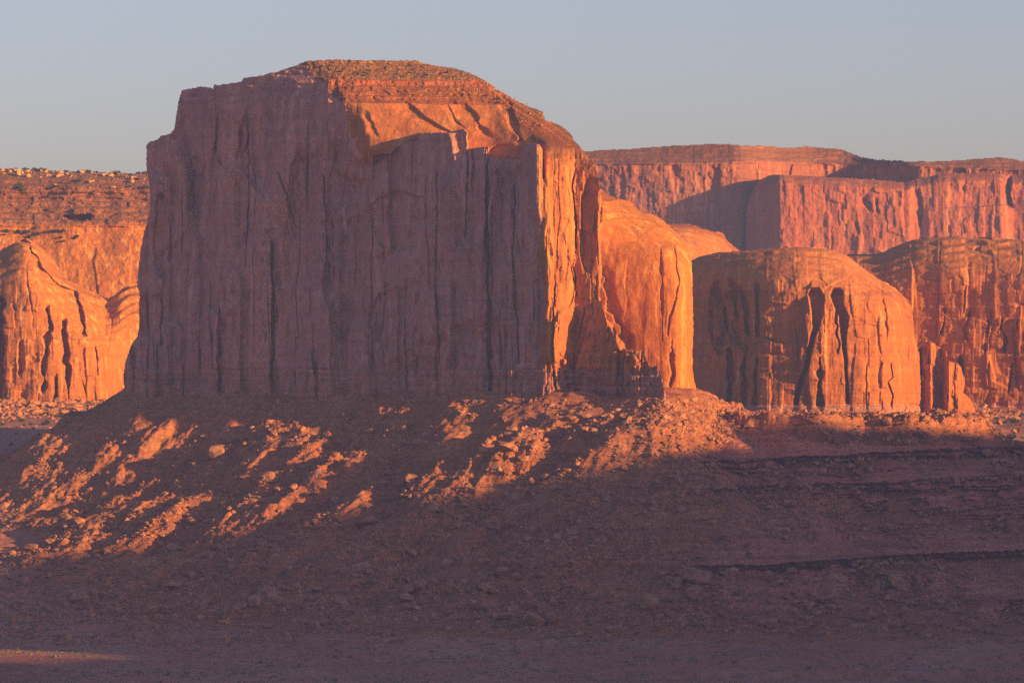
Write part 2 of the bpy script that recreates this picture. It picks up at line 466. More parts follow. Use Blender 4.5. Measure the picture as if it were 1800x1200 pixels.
    # slickrock grooves running down to the right
    for k, (pts, w_, d_) in enumerate([
        ([(712, 182), (740, 205), (790, 235)], 9, 6),
        ([(815, 185), (835, 210), (862, 240)], 9, 7),
        ([(892, 180), (905, 215), (918, 252)], 7, 6),
        ([(785, 185), (800, 212), (815, 225)], 4, 2.5),
        ([(640, 195), (652, 215), (660, 240)], 6, 3),
    ]):
        rc = rc + .6 * crack(px, py, pts, w_, d_, .5, 60 + k, side=2.5)
    # hollow of the alcove on the right
    rc = rc + 4 * (1 - ss(.7, 1, ((px - 885) / 28) ** 2 + ((py - 272) / 20) ** 2))
    cap_l = base + rc + .5 * r * (1 - ss(585, 640, px)) * (1 - topm) - 4 * ss(-1, 1.5, py - line(px, LA)) * ss(560, 580, px) - 4 * ss(-1, 1.5, py - line(px, LA) - 12) * ss(560, 580, px)
    wb = (1 - ss(172, 236, py) * (1 - ss(606, 652, px))) * (1 - ss(244, 276, py) * ss(944, 958, px))
    wb = wb * (1 - ss(258, 300, py) * (1 - ss(664, 690, px)))
    return np.where(capm, cap_l * wb + wall * (1 - wb), wall)

LA = [(430, 118), (560, 140), (600, 139), (860, 142), (900, 176), (955, 208), (1010, 250), (1060, 250)]
LB = [(300, 150), (430, 150), (560, 180), (880, 185), (896, 205), (935, 250), (1000, 260), (1030, 262)]
MAIN_OUT = [(257, 258), (262, 250), (275, 245), (285, 238), (300, 235), (306, 226), (311, 195), (315, 172), (320, 159), (345, 155),
    (352, 152), (368, 154), (375, 158), (377, 150), (400, 148), (424, 144), (428, 138), (440, 136), (450, 135), (470, 130),
    (500, 122), (522, 115), (530, 111), (545, 107), (590, 105), (640, 106), (700, 107), (735, 107), (745, 112), (800, 121), (835, 132),
    (850, 140), (869, 153), (862, 155), (880, 160), (905, 176), (930, 188), (955, 197), (958, 211), (980, 218), (1000, 232),
    (1010, 248), (1030, 270), (1045, 290), (1052, 312), (1058, 350), (1061, 385), (1050, 402), (1056, 430), (1058, 480),
    (1053, 520), (1057, 532), (1068, 563), (1080, 573), (1085, 590), (1098, 605), (1100, 617), (1134, 615), (1140, 640), (1155, 644),
    (1163, 662), (1170, 700), (1180, 745), (200, 745), (219, 690), (216, 665), (219, 640), (225, 620), (233, 602), (242, 590), (245, 560),
    (244, 530), (246, 515), (241, 500), (243, 470), (250, 420), (257, 395), (263, 375), (265, 350), (262, 320), (258, 300)]
bt = thing("sandstone_butte", (0, 4080, -60), "huge flat-topped butte in the middle, broad face in purple shade, stepped top sunlit", "butte")
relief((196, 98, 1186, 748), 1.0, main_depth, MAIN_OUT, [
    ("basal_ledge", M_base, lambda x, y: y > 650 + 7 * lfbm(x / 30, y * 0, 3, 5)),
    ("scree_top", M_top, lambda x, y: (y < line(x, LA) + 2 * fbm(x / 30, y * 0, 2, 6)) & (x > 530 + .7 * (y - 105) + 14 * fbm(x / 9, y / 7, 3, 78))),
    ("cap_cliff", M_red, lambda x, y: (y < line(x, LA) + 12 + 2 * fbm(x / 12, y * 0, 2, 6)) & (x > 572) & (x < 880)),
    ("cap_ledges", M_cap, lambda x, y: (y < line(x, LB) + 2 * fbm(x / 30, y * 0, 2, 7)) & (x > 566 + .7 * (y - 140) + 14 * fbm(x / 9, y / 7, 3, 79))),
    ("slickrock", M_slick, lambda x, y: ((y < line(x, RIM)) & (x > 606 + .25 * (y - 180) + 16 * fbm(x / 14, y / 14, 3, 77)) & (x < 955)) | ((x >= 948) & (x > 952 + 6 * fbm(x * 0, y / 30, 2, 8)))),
    ("cliff_wall", M_wall, lambda x, y: y > -1),  # shade-coloured rock; the sunlit right face takes the warmer slickrock colour instead
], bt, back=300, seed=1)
bt.children[0].name = bt.children[0].name

# rear lobe of the same butte
LOBE_OUT = [(1030, 322), (1058, 332), (1070, 343), (1083, 349), (1108, 354), (1120, 366), (1129, 373), (1154, 379), (1175, 396), (1196, 416), (1211, 428),
            (1215, 458), (1217, 500), (1219, 583), (1217, 633), (1218, 660), (1224, 684), (1232, 720), (1240, 760), (1000, 760), (1000, 330)]
def lobe_depth(px, py):
    sky_ = smi(px, [1030, 1083, 1129, 1154, 1175, 1196, 1211, 1240], [322, 349, 373, 379, 396, 416, 428, 440], 16)
    u = (px - 1100) * .5; v = (600 - py) * .5
    h = np.clip((py - sky_) / 95., 0, 1)
    Y = tab(px, py, [(330, [(1000, 4320), (1100, 4330), (1215, 4330)]), (480, [(1000, 4320), (1090, 4300), (1150, 4290), (1205, 4292), (1222, 4330)]),
                     (760, [(1000, 4320), (1090, 4306), (1150, 4290), (1205, 4288), (1226, 4330)])], 12)
    Y = Y + 70 * (1 - np.sqrt(np.clip(1 - (1 - h) ** 2, 0, 1)))
    Y = Y + 2.5 * fbm(u / 40, v / 60, 4, 103) + .5 * fbm(u / 5, v / 8, 4, 104) + (2.4 * (slabs(u, v, 30, 90, 105, .4, .12) - .5) + 1.2 * (slabs(u, v, 9, 30, 106, .4, .14) - .5) ) * ss(430, 480, py) + 1.0 * fbm(u / 30, v / 5, 4, 109) * (1 - ss(430, 480, py))
    Y = Y + stairs(v + 2 * fbm(u / 20, v / 9, 2, 107), 6, .35) * (1 - ss(385, 400, py))
    for k, (pts, w_, d_) in enumerate([
        ([(1066, 470), (1080, 540), (1108, 610)], 10, 7), ([(1108, 590), (1112, 640)], 6, 6),
        ([(1195, 500), (1182, 545), (1172, 590)], 2, 4), ([(1162, 440), (1166, 520), (1164, 600)], 2.5, 2.5),
        ([(1186, 430), (1190, 500)], 3, 2.5), ([(1178, 600), (1184, 640), (1180, 680)], 3.5, 6), ([(1205, 520), (1203, 620)], 1.2, 2)]):
        Y = Y + crack(px, py, pts, w_, d_, 3, 110 + k, side=.8)
    Y = Y - 2.5 * ss(1158, 1170, px) * (1 - ss(1205, 1212, px)) * ss(425, 436, py)
    return Y
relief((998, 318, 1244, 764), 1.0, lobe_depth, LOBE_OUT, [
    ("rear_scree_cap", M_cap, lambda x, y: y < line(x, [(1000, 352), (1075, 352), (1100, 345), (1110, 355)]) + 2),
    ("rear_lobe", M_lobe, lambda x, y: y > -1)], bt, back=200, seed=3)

# ------------------------------------------------------------------ generic domed formation
def domed(skyp, Hd, Rd, rows, ufn=.55, seed=0, amp=1.0, extra=None, smooth_top=None):
    def f(px, py):
        s_ = smi(px, [p[0] for p in skyp], [p[1] for p in skyp], 16)
        u = (px - 900) * ufn; v = (600 - py) * ufn
        h = np.clip((py - s_) / Hd, 0, 1)
        hb = h * 6 + .55 * lfbm(u / 30, v / 30, 4, seed + 21); hq = (np.floor(hb) + ss(.0, .45, hb - np.floor(hb))) / 6
        h = np.clip(h + .62 * (hq - hb / 6) * (1 - h) ** .5, 0, 1)          # the round shoulder is broken into beds
        Y = tab(px, py, rows, 24) + Rd * (1 - np.sqrt(np.clip(1 - (1 - h) ** 2, 0, 1)))
        k = .35 + .65 * ss(.5, 1.0, h)
        Y = Y + amp * (7 * fbm(u / 60, v / 90, 4, seed) + 2.6 * (1 - .5 * k) * fbm(u / 26 + v / 60, v / 9, 4, seed + 9) + 3 * k * (slabs(u, v, 60, 34, seed + 12, .5, .2) - .5) + k * (7 * (slabs(u, v, 30, 70, seed + 1, .3, .07) - .5) + 3.6 * (slabs(u, v, 13, 30, seed + 2, .3, .08) - .5)
             + 1.6 * (slabs(u, v, 6, 17, seed + 3, .3, .15) - .5) + 4 * joints(u, v, 30, 50, seed + 15, .03) + ss(.35, .5, v / -140. + .15 * lfbm(u / 40, v / 40, 3, seed + 18)) * 5 * (slabs(u, v, 13, 30, seed + 17, .35, .1) - .5)
             + .7 * stairs(v + 5 * lfbm(u / 50, v / 20, 3, seed + 19), 14, .25, .2)) + .45 * fbm(u / 5, v / 6, 4, seed + 5))
        vv = v + 1.5 * fbm(u / 30, v / 8, 3, seed + 6)
        Y = Y + (1 - k) * stairs(vv, 4, .3, .5) * (.4 + fbm(u / 40, v / 20, 2, seed + 8))
        if extra is not None: Y = extra(px, py, Y, u, v)
        return Y
    return f

# right dome butte
RD_SKY = [(1190, 470), (1213, 459), (1231, 450), (1267, 443), (1311, 441), (1347, 437), (1400, 434), (1444, 435), (1471, 441), (1493, 450), (1516, 470),
          (1542, 488), (1573, 506), (1596, 528), (1603, 541)]
RD_OUT = RD_SKY + [(1607, 586), (1616, 621), (1618, 666), (1628, 760), (1150, 760), (1150, 470)]
def rd_extra(px, py, Y, u, v):
    for k, (pts, w_, d_, sd) in enumerate([
        ([(1331, 498), (1330, 540), (1334, 592)], 4, 14, .5),
       
        ([(1442, 630), (1440, 716)], 6, 18, .3),
        ([(1471, 545), (1474, 620)], 3, 12, .3), ([(1310, 505), (1316, 560), (1320, 590)], 6, 12, 1), ([(1290, 490), (1296, 560), (1302, 610)], 6, 10, 1),
        ([(1262, 500), (1275, 560), (1270, 610)], 7, 10, 1), ([(1286, 610), (1283, 714)], 6, 16, .2), ([(1311, 622), (1308, 714)], 6, 18, .2),
        ([(1330, 630), (1326, 714)], 5, 14, .2), ([(1566, 640), (1568, 716)], 2, 8, .3), ([(1524, 640), (1526, 716)], 1.5, 5, .3),
        ([(1340, 590), (1370, 602)], 6, 5, 1), ([(1548, 520), (1560, 600)], 4, 3, 1)]):
        Y = Y + crack(px, py, pts, w_, d_, 4, 130 + k, side=sd)
    Y = Y + notch(px, py, [(1422, 507), (1419, 518), (1425, 545), (1428, 575), (1421, 600), (1414, 640), (1400, 680), (1393, 714)], [(1438, 503), (1449, 520), (1448, 550), (1441, 575), (1434, 590), (1423, 640), (1410, 680), (1402, 714)], 19, 1) \
        + notch(px, py, [(1462, 507), (1457, 520), (1464, 536), (1474, 556), (1478, 600), (1483, 640), (1486, 712)], [(1474, 500), (1482, 512), (1480, 530), (1493, 556), (1488, 600), (1490, 650), (1494, 712)], 20, 2) \
        + recess(px, py, 1300, 560, 26, 60, 12, 3, .9) + recess(px, py, 1262, 560, 18, 60, 10, 4, .9)
    Y = Y - 2.5 * ss(598, 606, py + 3 * fbm(px / 20, py * 0, 2, 7)) * (1 - ss(1410, 1425, px))
    Y = Y - 5 * ss(712, 715, py)
    Y = Y - 7 * ss(1418, 1424, px + 12 * fbm(py / 60, px * 0, 2, 8)) * (1 - ss(1425, 1540, px)) * ss(490, 510, py)
    return Y
rd_rows = [(435, [(1150, 5330), (1300, 5250), (1400, 5225), (1500, 5235), (1620, 5300)]),
           (520, [(1150, 5360), (1215, 5320), (1265, 5292), (1330, 5236), (1400, 5215), (1520, 5200), (1585, 5215), (1620, 5300)]),
           (760, [(1150, 5360), (1215, 5330), (1275, 5262), (1330, 5216), (1400, 5200), (1520, 5190), (1600, 5206), (1625, 5270)])]
rb = thing("domed_butte", (300, 5300, -72), "rounded orange butte with two dark hollows and long cracks, right of the big butte", "butte")
relief((1148, 430, 1632, 764), 1.0, domed(RD_SKY, 75, 75, rd_rows, .6, 500, .8, rd_extra), RD_OUT, [
    ("basal_ledge", M_base, lambda x, y: y > 711), ("cliff_face", M_dome, lambda x, y: y > 505 + 8 * fbm(x / 50, y * 0, 2, 9)),
    ("slickrock_top", M_slick, lambda x, y: y > -1)], rb, back=260, seed=5)

# saddle dome between the rear lobe and the far mesa
SD_SKY = [(1140, 392), (1173, 392), (1213, 394), (1249, 405), (1271, 410), (1280, 425), (1299, 440), (1330, 462)]
sd = thing("slickrock_knoll", (160, 5700, -60), "small smooth orange knoll between the big butte and the far mesa's shadow", "rock knoll")
relief((1138, 388, 1334, 700), 1.4, domed(SD_SKY, 60, 60, [(390, [(1140, 5560), (1240, 5560), (1330, 5640)]), (700, [(1140, 5560), (1240, 5560), (1330, 5640)])], .62, 540, .25),
       SD_SKY + [(1334, 690), (1140, 690)], [("ledge_cap", M_cap, lambda x, y: y < line(x, SD_SKY) + 9), ("rock_face", M_slick, lambda x, y: y > -1)], sd, back=150, seed=7)

# domed mesa at the right edge
RM_SKY = [(1440, 470), (1493, 447), (1540, 446), (1569, 439), (1591, 427), (1618, 418), (1667, 416), (1711, 419), (1729, 417), (1756, 419), (1800, 422), (1860, 424), (1960, 430)]
def rm_extra(px, py, Y, u, v):
    for k, (pts, w_, d_, sd) in enumerate([
        ([(1763, 560), (1768, 620)], 4, 12, .4), ([(1662, 540), (1656, 590)], 3, 8, .6), ([(1690, 625), (1694, 660)], 7, 14, .2), ([(1706, 540), (1700, 600)], 3, 6, .8),
        ([(1738, 560), (1730, 620)], 3, 6, .6), ([(1779, 640), (1776, 690)], 3, 8, .3), ([(1720, 430), (1716, 440)], 4, 6, .6)]):
        Y = Y + crack(px, py, pts, w_, d_, 4, 160 + k, side=sd)
    return Y - 4 * ss(620, 624, py) 
rm = thing("domed_mesa", (560, 5650, -70), "wide rounded red mesa running off the right edge, behind the cracked domed butte", "mesa")
relief((1438, 412, 1964, 764), 1.2, domed(RM_SKY, 80, 120, [(415, [(1440, 5560), (1600, 5520), (1800, 5470), (1960, 5440)]), (764, [(1440, 5560), (1600, 5520), (1800, 5470), (1960, 5440)])],
       .64, 560, .9, rm_extra), RM_SKY + [(1964, 760), (1440, 760)],
       [("basal_ledge", M_base, lambda x, y: y > 705), ("cliff_face", M_dome, lambda x, y: y > 505 + 10 * fbm(x / 60, y * 0, 2, 9)), ("slickrock_top", M_slick, lambda x, y: y > -1)], rm, back=350, seed=9)

# rock fins leaning against it
FN_OUT = [(1600, 760), (1604, 700), (1612, 690), (1620, 640), (1617, 612), (1624, 606), (1631, 599), (1642, 603), (1646, 608), (1662, 612), (1665, 622), (1664, 632), (1674, 636),
          (1684, 638), (1691, 650), (1696, 668), (1694, 690), (1708, 705), (1716, 725), (1724, 760)]
def fn_depth(px, py):
    u = (px - 1600) * .6; v = (600 - py) * .6
    Y = np.interp(px, [1600, 1622, 1636, 1646, 1656, 1668, 1684, 1700, 1724], [5300, 5262, 5250, 5272, 5272, 5246, 5260, 5290, 5320])
    h = np.clip((py - line(px, FN_OUT[2:-3])) / 14, 0, 1)
    return Y + 8 * (1 - h) ** 2 - 12 * ss(640, 720, py) + 9 * (slabs(u, v, 12, 34, 581, .5, .08) - .5) + 6 * (slabs(u, v, 5, 16, 583, .5, .1) - .5) + 3 * (slabs(u, v, 2.4, 8, 584, .5, .1) - .5) + .6 * fbm(u / 3, v / 4, 3, 5)
fn = thing("rock_fins", (430, 5160, -75), "cluster of jagged orange fins with a dark gap at the cracked butte's right foot", "rock fin")
relief((1598, 595, 1728, 764), 1.0, fn_depth, FN_OUT, [("fin_face", M_dome, lambda x, y: y > -1)], fn, back=60, seed=11)

# ------------------------------------------------------------------ far mesa
FM_SKY = [(980, 268), (1035, 266), (1055, 264), (1110, 262), (1150, 258), (1222, 255), (1260, 253), (1311, 256), (1360, 257), (1368, 260), (1420, 258), (1475, 262), (1490, 267), (1500, 271),
          (1515, 277), (1540, 281), (1600, 284), (1640, 284), (1700, 281), (1760, 277), (1780, 279), (1800, 283), (1960, 290)]
def fm_depth(px, py):
    s_ = line(px, FM_SKY); u = (px - 900) * 1.05; v = (600 - py) * 1.05
    Y = smi(px, [980, 1230, 1318, 1345, 1420, 1500, 1600, 1700, 1960], [8750, 8700, 8700, 8880, 9020, 9060, 8880, 8860, 8850], 22)
    rimy = line(px, [(980, 290), (1230, 288), (1330, 284), (1960, 305)])
    slope = np.clip(rimy - py, 0, 60)
    Y = Y + slope * 3.2 + stairs(v + 6 * fbm(u / 60, v / 20, 4, 611), 11, 2.2, .3) * (slope > 0) * .35 + 6 * fbm(u / 40, v / 14, 4, 612) * (slope > 0)
    k = ss(-2, 6, py - rimy)
    Y = Y + 14 * fbm(u / 90, v / 200, 3, 601) + k * (.45 + .55 * ss(1180, 1330, px)) * (12 * (slabs(u, v, 60, 200, 602, .35, .1) - .5) + 8 * spall(u, v, 24, 60, 603, .35) + 6 * spall(u, v, 11, 30, 604, .35)
        + 4 * ribs(u, v, 34, 150, 605)) + 3 * fbm(u / 10, v / 10, 4, 606)
    Y = Y - 5 * ss(355, 358, py) * (px < 1300)
    return Y
fm = thing("far_mesa", (700, 9000, -60), "long hazy flat-topped mesa on the horizon, farthest of the rocks at right", "mesa")
relief((978, 248, 1964, 620), 1.3, fm_depth, FM_SKY + [(1964, 610), (980, 610)], [
    ("cliff_face", M_far, lambda x, y: y > line(x, [(980, 289), (1230, 287), (1330, 283), (1960, 304)])),
    ("scree_slope", M_fartop, lambda x, y: y > -1)], fm, back=600, seed=13)
# its near promontory
PM_SKY = [(1318, 345), (1330, 325), (1342, 313), (1352, 308), (1366, 307), (1400, 308), (1460, 312), (1540, 316), (1590, 321), (1625, 312), (1650, 306), (1690, 304), (1740, 304), (1770, 308), (1800, 305), (1960, 312)]
PM_OUT = [(1318, 610), (1312, 440), (1312, 380), (1316, 348)] + PM_SKY[1:] + [(1964, 610)]
def pm_depth(px, py):
    s_ = line(px, PM_SKY); u = (px - 900) * .98; v = (600 - py) * .98
    Y = smi(px, [1310, 1364, 1368, 1470, 1600, 1625, 1760, 1780, 1960], [8690, 8596, 8584, 8580, 8570, 8590, 8570, 8600, 8570], 3)
    h = np.clip((py - s_) / 16, 0, 1)
    Y = Y + 55 * (1 - h) ** 1.5
    m = ss(1364, 1372, px)
    Y = Y + (.25 + .75 * m) * (10 * fbm(u / 80, v / 160, 3, 621) + 6 * (slabs(u, v, 60, 170, 622, .3) - .5) + 3.5 * spall(u, v, 26, 60, 623, .3) + 2.5 * spall(u, v, 12, 26, 624, .3)) + 2 * fbm(u / 8, v / 12, 4, 625)
    for k, (pts, w_, d_, sd_) in enumerate([([(1774, 312), (1772, 340), (1776, 364)], 6, 45, .3), ([(1522, 345), (1530, 372)], 5, 16, 1), ([(1504, 390), (1508, 410)], 3, 12, 1), ([(1542, 350), (1545, 375)], 3, 12, 1),
                                           ([(1612, 330), (1618, 350), (1622, 400)], 4, 16, 2)]):
        Y = Y + crack(px, py, pts, w_, d_, 3, 190 + k, side=sd_)
    return Y - 14 * ss(362, 366, py + .05 * (px - 1700)) * ss(1618, 1628, px)
relief((1308, 300, 1964, 612), 1.2, pm_depth, PM_OUT, [("promontory", M_farp, lambda x, y: y > -1)], fm, back=420, seed=15)

# ------------------------------------------------------------------ left mesa
LM_SKY = [(-160, 300), (-60, 303), (0, 297), (15, 296), (40, 299), (80, 299), (110, 302), (150, 302), (200, 304), (255, 304), (340, 306)]
def lm_depth(px, py):
    s_ = line(px, LM_SKY); u = (px) * .68; v = (600 - py) * .68
    Y = tab(px, py, [(295, [(-160, 6230), (340, 6180)]), (315, [(-160, 6150), (340, 6100)]), (330, [(-160, 6110), (340, 6060)]), (350, [(-160, 6100), (340, 6050)]),
                     (395, [(-160, 6030), (60, 6010), (130, 5995), (340, 5985)]), (520, [(-160, 5960), (60, 5960), (130, 5955), (340, 5930)]), (760, [(-160, 5940), (340, 5910)])])
    vv = v + 1.6 * fbm(u / 30, v / 8, 3, 703)
    b = 1 - ss(392, 402, py)
    Y = Y + b * (stairs(vv, 7, 1.5, .35) + 5 * (slabs(u, vv, 22, 7, 704, .4) - .5) + 2.6 * (slabs(u, vv, 7, 3, 705, .4) - .5) + 9 * fbm(u / 45, v / 60, 3, 706))
    Y = Y + (1 - b) * (3 * fbm(u / 40, v / 60, 3, 708) + 2 * (slabs(u, v, 20, 60, 709) - .5)) + 1.0 * fbm(u / 5, v / 5, 4, 707)
    Y = Y - 5 * (1 - ss(.5, 1, ((px - 150) / 30) ** 2 + ((py - 372) / 9) ** 2)) * 1.5
    Y = Y + 22 * (1 - ss(.4, 1, ((px - 140) / 24) ** 2 + ((py - 381) / 9) ** 2 + 1.3 * lfbm(px / 13, py / 6, 3, 9)))
    return Y
lm = thing("left_mesa".replace("left_", "stepped_"), (-600, 5900, -75), "sunlit orange mesa at the left edge, capped by pale blocks and shrubs", "mesa")
relief((-162, 292, 344, 764), 1.2, lm_depth, LM_SKY + [(344, 760), (-160, 760)], [
    ("pale_rim", M_top, lambda x, y: y < 314 + 3 * fbm(x / 20, y * 0, 3, 4)),
    ("bedded_slope", M_lefttop, lambda x, y: y < 392 + 4 * fbm(x / 30, y * 0, 3, 5)), ("cliff_face", M_left, lambda x, y: y > -1)], lm, back=500, seed=17)
LD_SKY = [(-160, 470), (-60, 455), (0, 440), (22, 428), (45, 419), (60, 430), (80, 450), (95, 474), (110, 490), (140, 505), (170, 517), (186, 525), (200, 520), (215, 508), (235, 499), (260, 502), (340, 520)]
def ld_extra(px, py, Y, u, v):
    for k, (pts, w_, d_, sd_) in enumerate([
        ([(3, 522), (2, 600), (0, 712)], 8, 22, .3), ([(82, 540), (88, 570), (80, 620), (78, 690)], 6, 14, .5), ([(112, 562), (118, 620), (120, 712)], 6, 20, .3),
        ([(50, 430), (70, 470), (100, 500), (130, 512)], 7, 12, .6), ([(130, 512), (142, 545), (150, 590)], 6, 16, .3), ([(38, 600), (36, 660)], 5, 10, .4),
        ([(100, 660), (98, 712)], 4, 14, .2), ([(168, 610), (174, 660)], 2, 6, .5), ([(24, 535), (28, 545)], 4, 8, .5)]):
        Y = Y + crack(px, py, pts, w_, d_, 3, 230 + k, side=sd_)
    Y = Y + 30 * ss(176, 186, px) * (1 - ss(186, 214, px)) * (1 - ss(530, 600, py))
    return Y - 4 * ss(594, 598, py)
relief((-162, 415, 344, 764), 1.1, domed(LD_SKY, 95, 110, [(415, [(-160, 5640), (60, 5600), (180, 5650), (240, 5700), (340, 5740)]), (600, [(-160, 5600), (100, 5565), (160, 5580), (240, 5640), (340, 5680)]),
       (764, [(-160, 5590), (100, 5555), (170, 5570), (240, 5620), (340, 5680)])], .64, 720, .8, ld_extra), LD_SKY + [(344, 760), (-160, 760)],
       [("lower_shoulder", M_left, lambda x, y: y > -1)], lm, back=160, seed=19)

# ------------------------------------------------------------------ ground
def seg_dist(X, Y, P, closed=True):
    d = np.full(X.shape, 1e9)
    n = len(P)
    for i in range(n if closed else n - 1):
        ax, ay = P[i]; bx, by = P[(i + 1) % n]
        L = (bx - ax) ** 2 + (by - ay) ** 2
        t = np.clip(((X - ax) * (bx - ax) + (Y - ay) * (by - ay)) / L, 0, 1)
        d = np.minimum(d, np.hypot(X - ax - t * (bx - ax), Y - ay - t * (by - ay)))
    if closed: d = np.where(inside(X, Y, P), 0, d)
    return d
def wp(px, Y): return ((px - 900) * K * Y, Y)
FOOT = [wp(222, 4318), wp(955, 3992), wp(1060, 3968), wp(1120, 3938), wp(1166, 3912), wp(1190, 3965), wp(1210, 4060), wp(1232, 4280), wp(1220, 4520), wp(230, 4560)]
BENCH = [wp(1150, 4080), wp(1250, 4030), wp(1330, 3998), wp(1430, 3975), wp(1520, 3985), wp(1600, 3972), wp(1716, 3985), wp(1722, 4010), wp(1600, 4060), wp(1250, 4120)]
SHELF = [wp(1050, 4000), wp(1255, 3965), wp(1420, 3952), wp(1600, 3950), wp(1760, 3965), wp(2100, 3990), wp(2600, 4000), wp(2600, 4250), wp(1500, 4300), wp(1100, 4200)]

def plain(X, Y):
    back_ = np.interp(Y, [4000, 4700, 5200, 5600, 6400, 12000, 40000], [-135, -106, -84, -78, -70, -60, -40])
    front = np.interp(Y, [-2000, 0, 60, 400, 1500, 2500, 3600, 4000], [-2.5, -2.5, -6, -120, -205, -222, -217, -214])
    z = np.where(Y > 4400, back_, front)
    t = ss(3700, 4400, Y)
    z = front * (1 - t) + back_ * t
    z = np.where(Y > 4400, back_, z)
    return z

def ground_z(X, Y, detail=True):
    z = plain(X, Y)
    w1 = 22 * fbm(X / 90, Y / 90, 3, 801) + 7 * fbm(X / 24, Y / 24, 3, 802)
    d = seg_dist(X, Y, FOOT)
    de = np.maximum(d + w1 * ss(5, 60, d), 0)
    cone = -44 + 8 * fbm(X / 46, Y / 46, 4, 803) - np.interp(de, [0, 60, 150, 240, 340, 480, 700], [0, 38, 87, 126, 153, 172, 192])
    d2 = seg_dist(X, Y, BENCH)
    d2e = np.maximum(d2 + .4 * w1 * ss(3, 40, d2), 0)
    bench = -60 - np.interp(d2e, [0, 8, 12, 40, 100, 200, 400], [0, 1, 12, 28, 50, 110, 190])
    d3 = seg_dist(X, Y, SHELF)
    w3 = .5 * w1 + 4 * (slabs(X, Y * 0, 14, 1e3, 804, .3) - .5)
    d3e = np.maximum(d3 + w3 * ss(2, 30, d3), 0)
    shelf = -89 - np.interp(d3e, [0, 2, 4, 24, 26, 80, 150, 154, 240, 300, 420], [0, 0, 12, 19, 24, 49, 76, 81, 110, 124, 138])
    zz = np.maximum(np.maximum(cone, bench), shelf)
    onslope = ss(0, 14, zz - z)
    # smooth union with the plain
    k = 14.0
    h = np.clip(.5 + .5 * (zz - z) / k, 0, 1)
    z2 = z * (1 - h) + zz * h + k * h * (1 - h)
    if not detail: return z2
    # gullies and ridges down the fall line (contours follow the foot line)
    along = X * .80 - Y * .60
    left = ss(150, -20, X)
    g = fbm(along / 26 + w1 / 40, d / 190, 4, 811)
    rdg = 1 - np.abs(fbm(along / 62 + w1 / 50, d / 170, 5, 815)) * 2.2
    act = onslope * ss(8, 60, d) * (1 - ss(300, 380, d))
    z2 = z2 + act * left * (4.0 * g + 7.5 * rdg - 2.5)
    g2 = fbm(X / 17 + w1 / 40, d3 / 130, 4, 821)
    z2 = z2 + onslope * (1 - left) * ss(2, 40, d) * (3.6 * g2)
    # ledges: harder beds as small cliffs on the right half
    right = ss(-120, 260, X + 25 * fbm(X / 60, Y / 60, 2, 822)) * onslope
    def ledge(z, lev, hgt, m):
        t = z - lev - 1.5 * fbm(X / 70, Y / 70, 2, 823)
        return z + m * np.where(t < 0, -hgt * np.exp(t / 20.), 0) * ss(.3, -.2, t)
    z2 = ledge(z2, -98, 4, ss(-160, 0, X) * onslope * (vn(X / 30, z2 / 30, 827) > -.1) * (1 - right))
    z2 = ledge(z2, -168, 5, ss(-190, -60, X) * onslope * (1 - right))
    # a lit red knob with a cliffy front on the talus at photo 890,770, and another at 800,850
    for (kx, kY, r, hgt) in [(900, 3905, 30, 13), (872, 3880, 16, 6), (800, 3800, 26, 9), (760, 3806, 14, 6), (470, 4020, 14, 6), (560, 3985, 12, 5), (1010, 3900, 16, 6)]:
        cx, cy = wp(kx, kY)
        rr = np.hypot(X - cx, (Y - cy) * .8) + 3 * fbm(X / 8, Y / 8, 3, 840)
        z2 = z2 + hgt * np.where(rr < r, 1 - (rr / r) ** 2.2, 0)
    # rubble texture
    rub = np.maximum(0, fbm(X / 5.5, Y / 5.5, 3, 850)) ** 1.2 * 4.4 + 1.3 * fbm(X / 2.6, Y / 2.6, 3, 852) + 1.5 * (slabs(X, Y, 6, 8, 858, .6, .3) - .5)
    z2 = z2 + rub * (onslope * (.35 + .65 * ss(-.2, .3, fbm(X / 60, Y / 60, 3, 853))) * ss(0, 20, d))
    # plain: low swells, washes; a low rise crossing the bottom right
    pl = 1 - onslope
    z2 = z2 + pl * (1.2 * fbm(X / 80, Y / 50, 4, 860) + .25 * fbm(X / 9, Y / 9, 3, 861))
    ed = Y - .10 * X + 9 * lfbm(X / 60, Y * 0, 4, 862)
    z2 = z2 + pl * ss(-60, 260, X) * (6 * ss(3196, 3203, ed) + 3.5 * ss(3150, 3156, ed + 6 * lfbm(X / 30, Y * 0, 3, 866)) - 9.5 + 2.5 * ss(3262, 3268, ed))
    # far floor rubble near the mesas
    fr = ss(5150, 5350, Y) * (1 - ss(6500, 7000, Y)) * ss(-250, -420, X)
    z2 = z2 + fr * (8 * ss(5380, 5560, Y) + 3 * np.maximum(0, fbm(X / 9, Y / 9, 3, 870)))
    fr2 = ss(4700, 5000, Y) * (1 - ss(6500, 7000, Y)) * ss(330, 430, X)
    z2 = z2 + fr2 * (9 * fbm(X / 50, Y / 70, 3, 875) + 2.5 * np.maximum(0, fbm(X / 8, Y / 8, 3, 876)))
    return z2

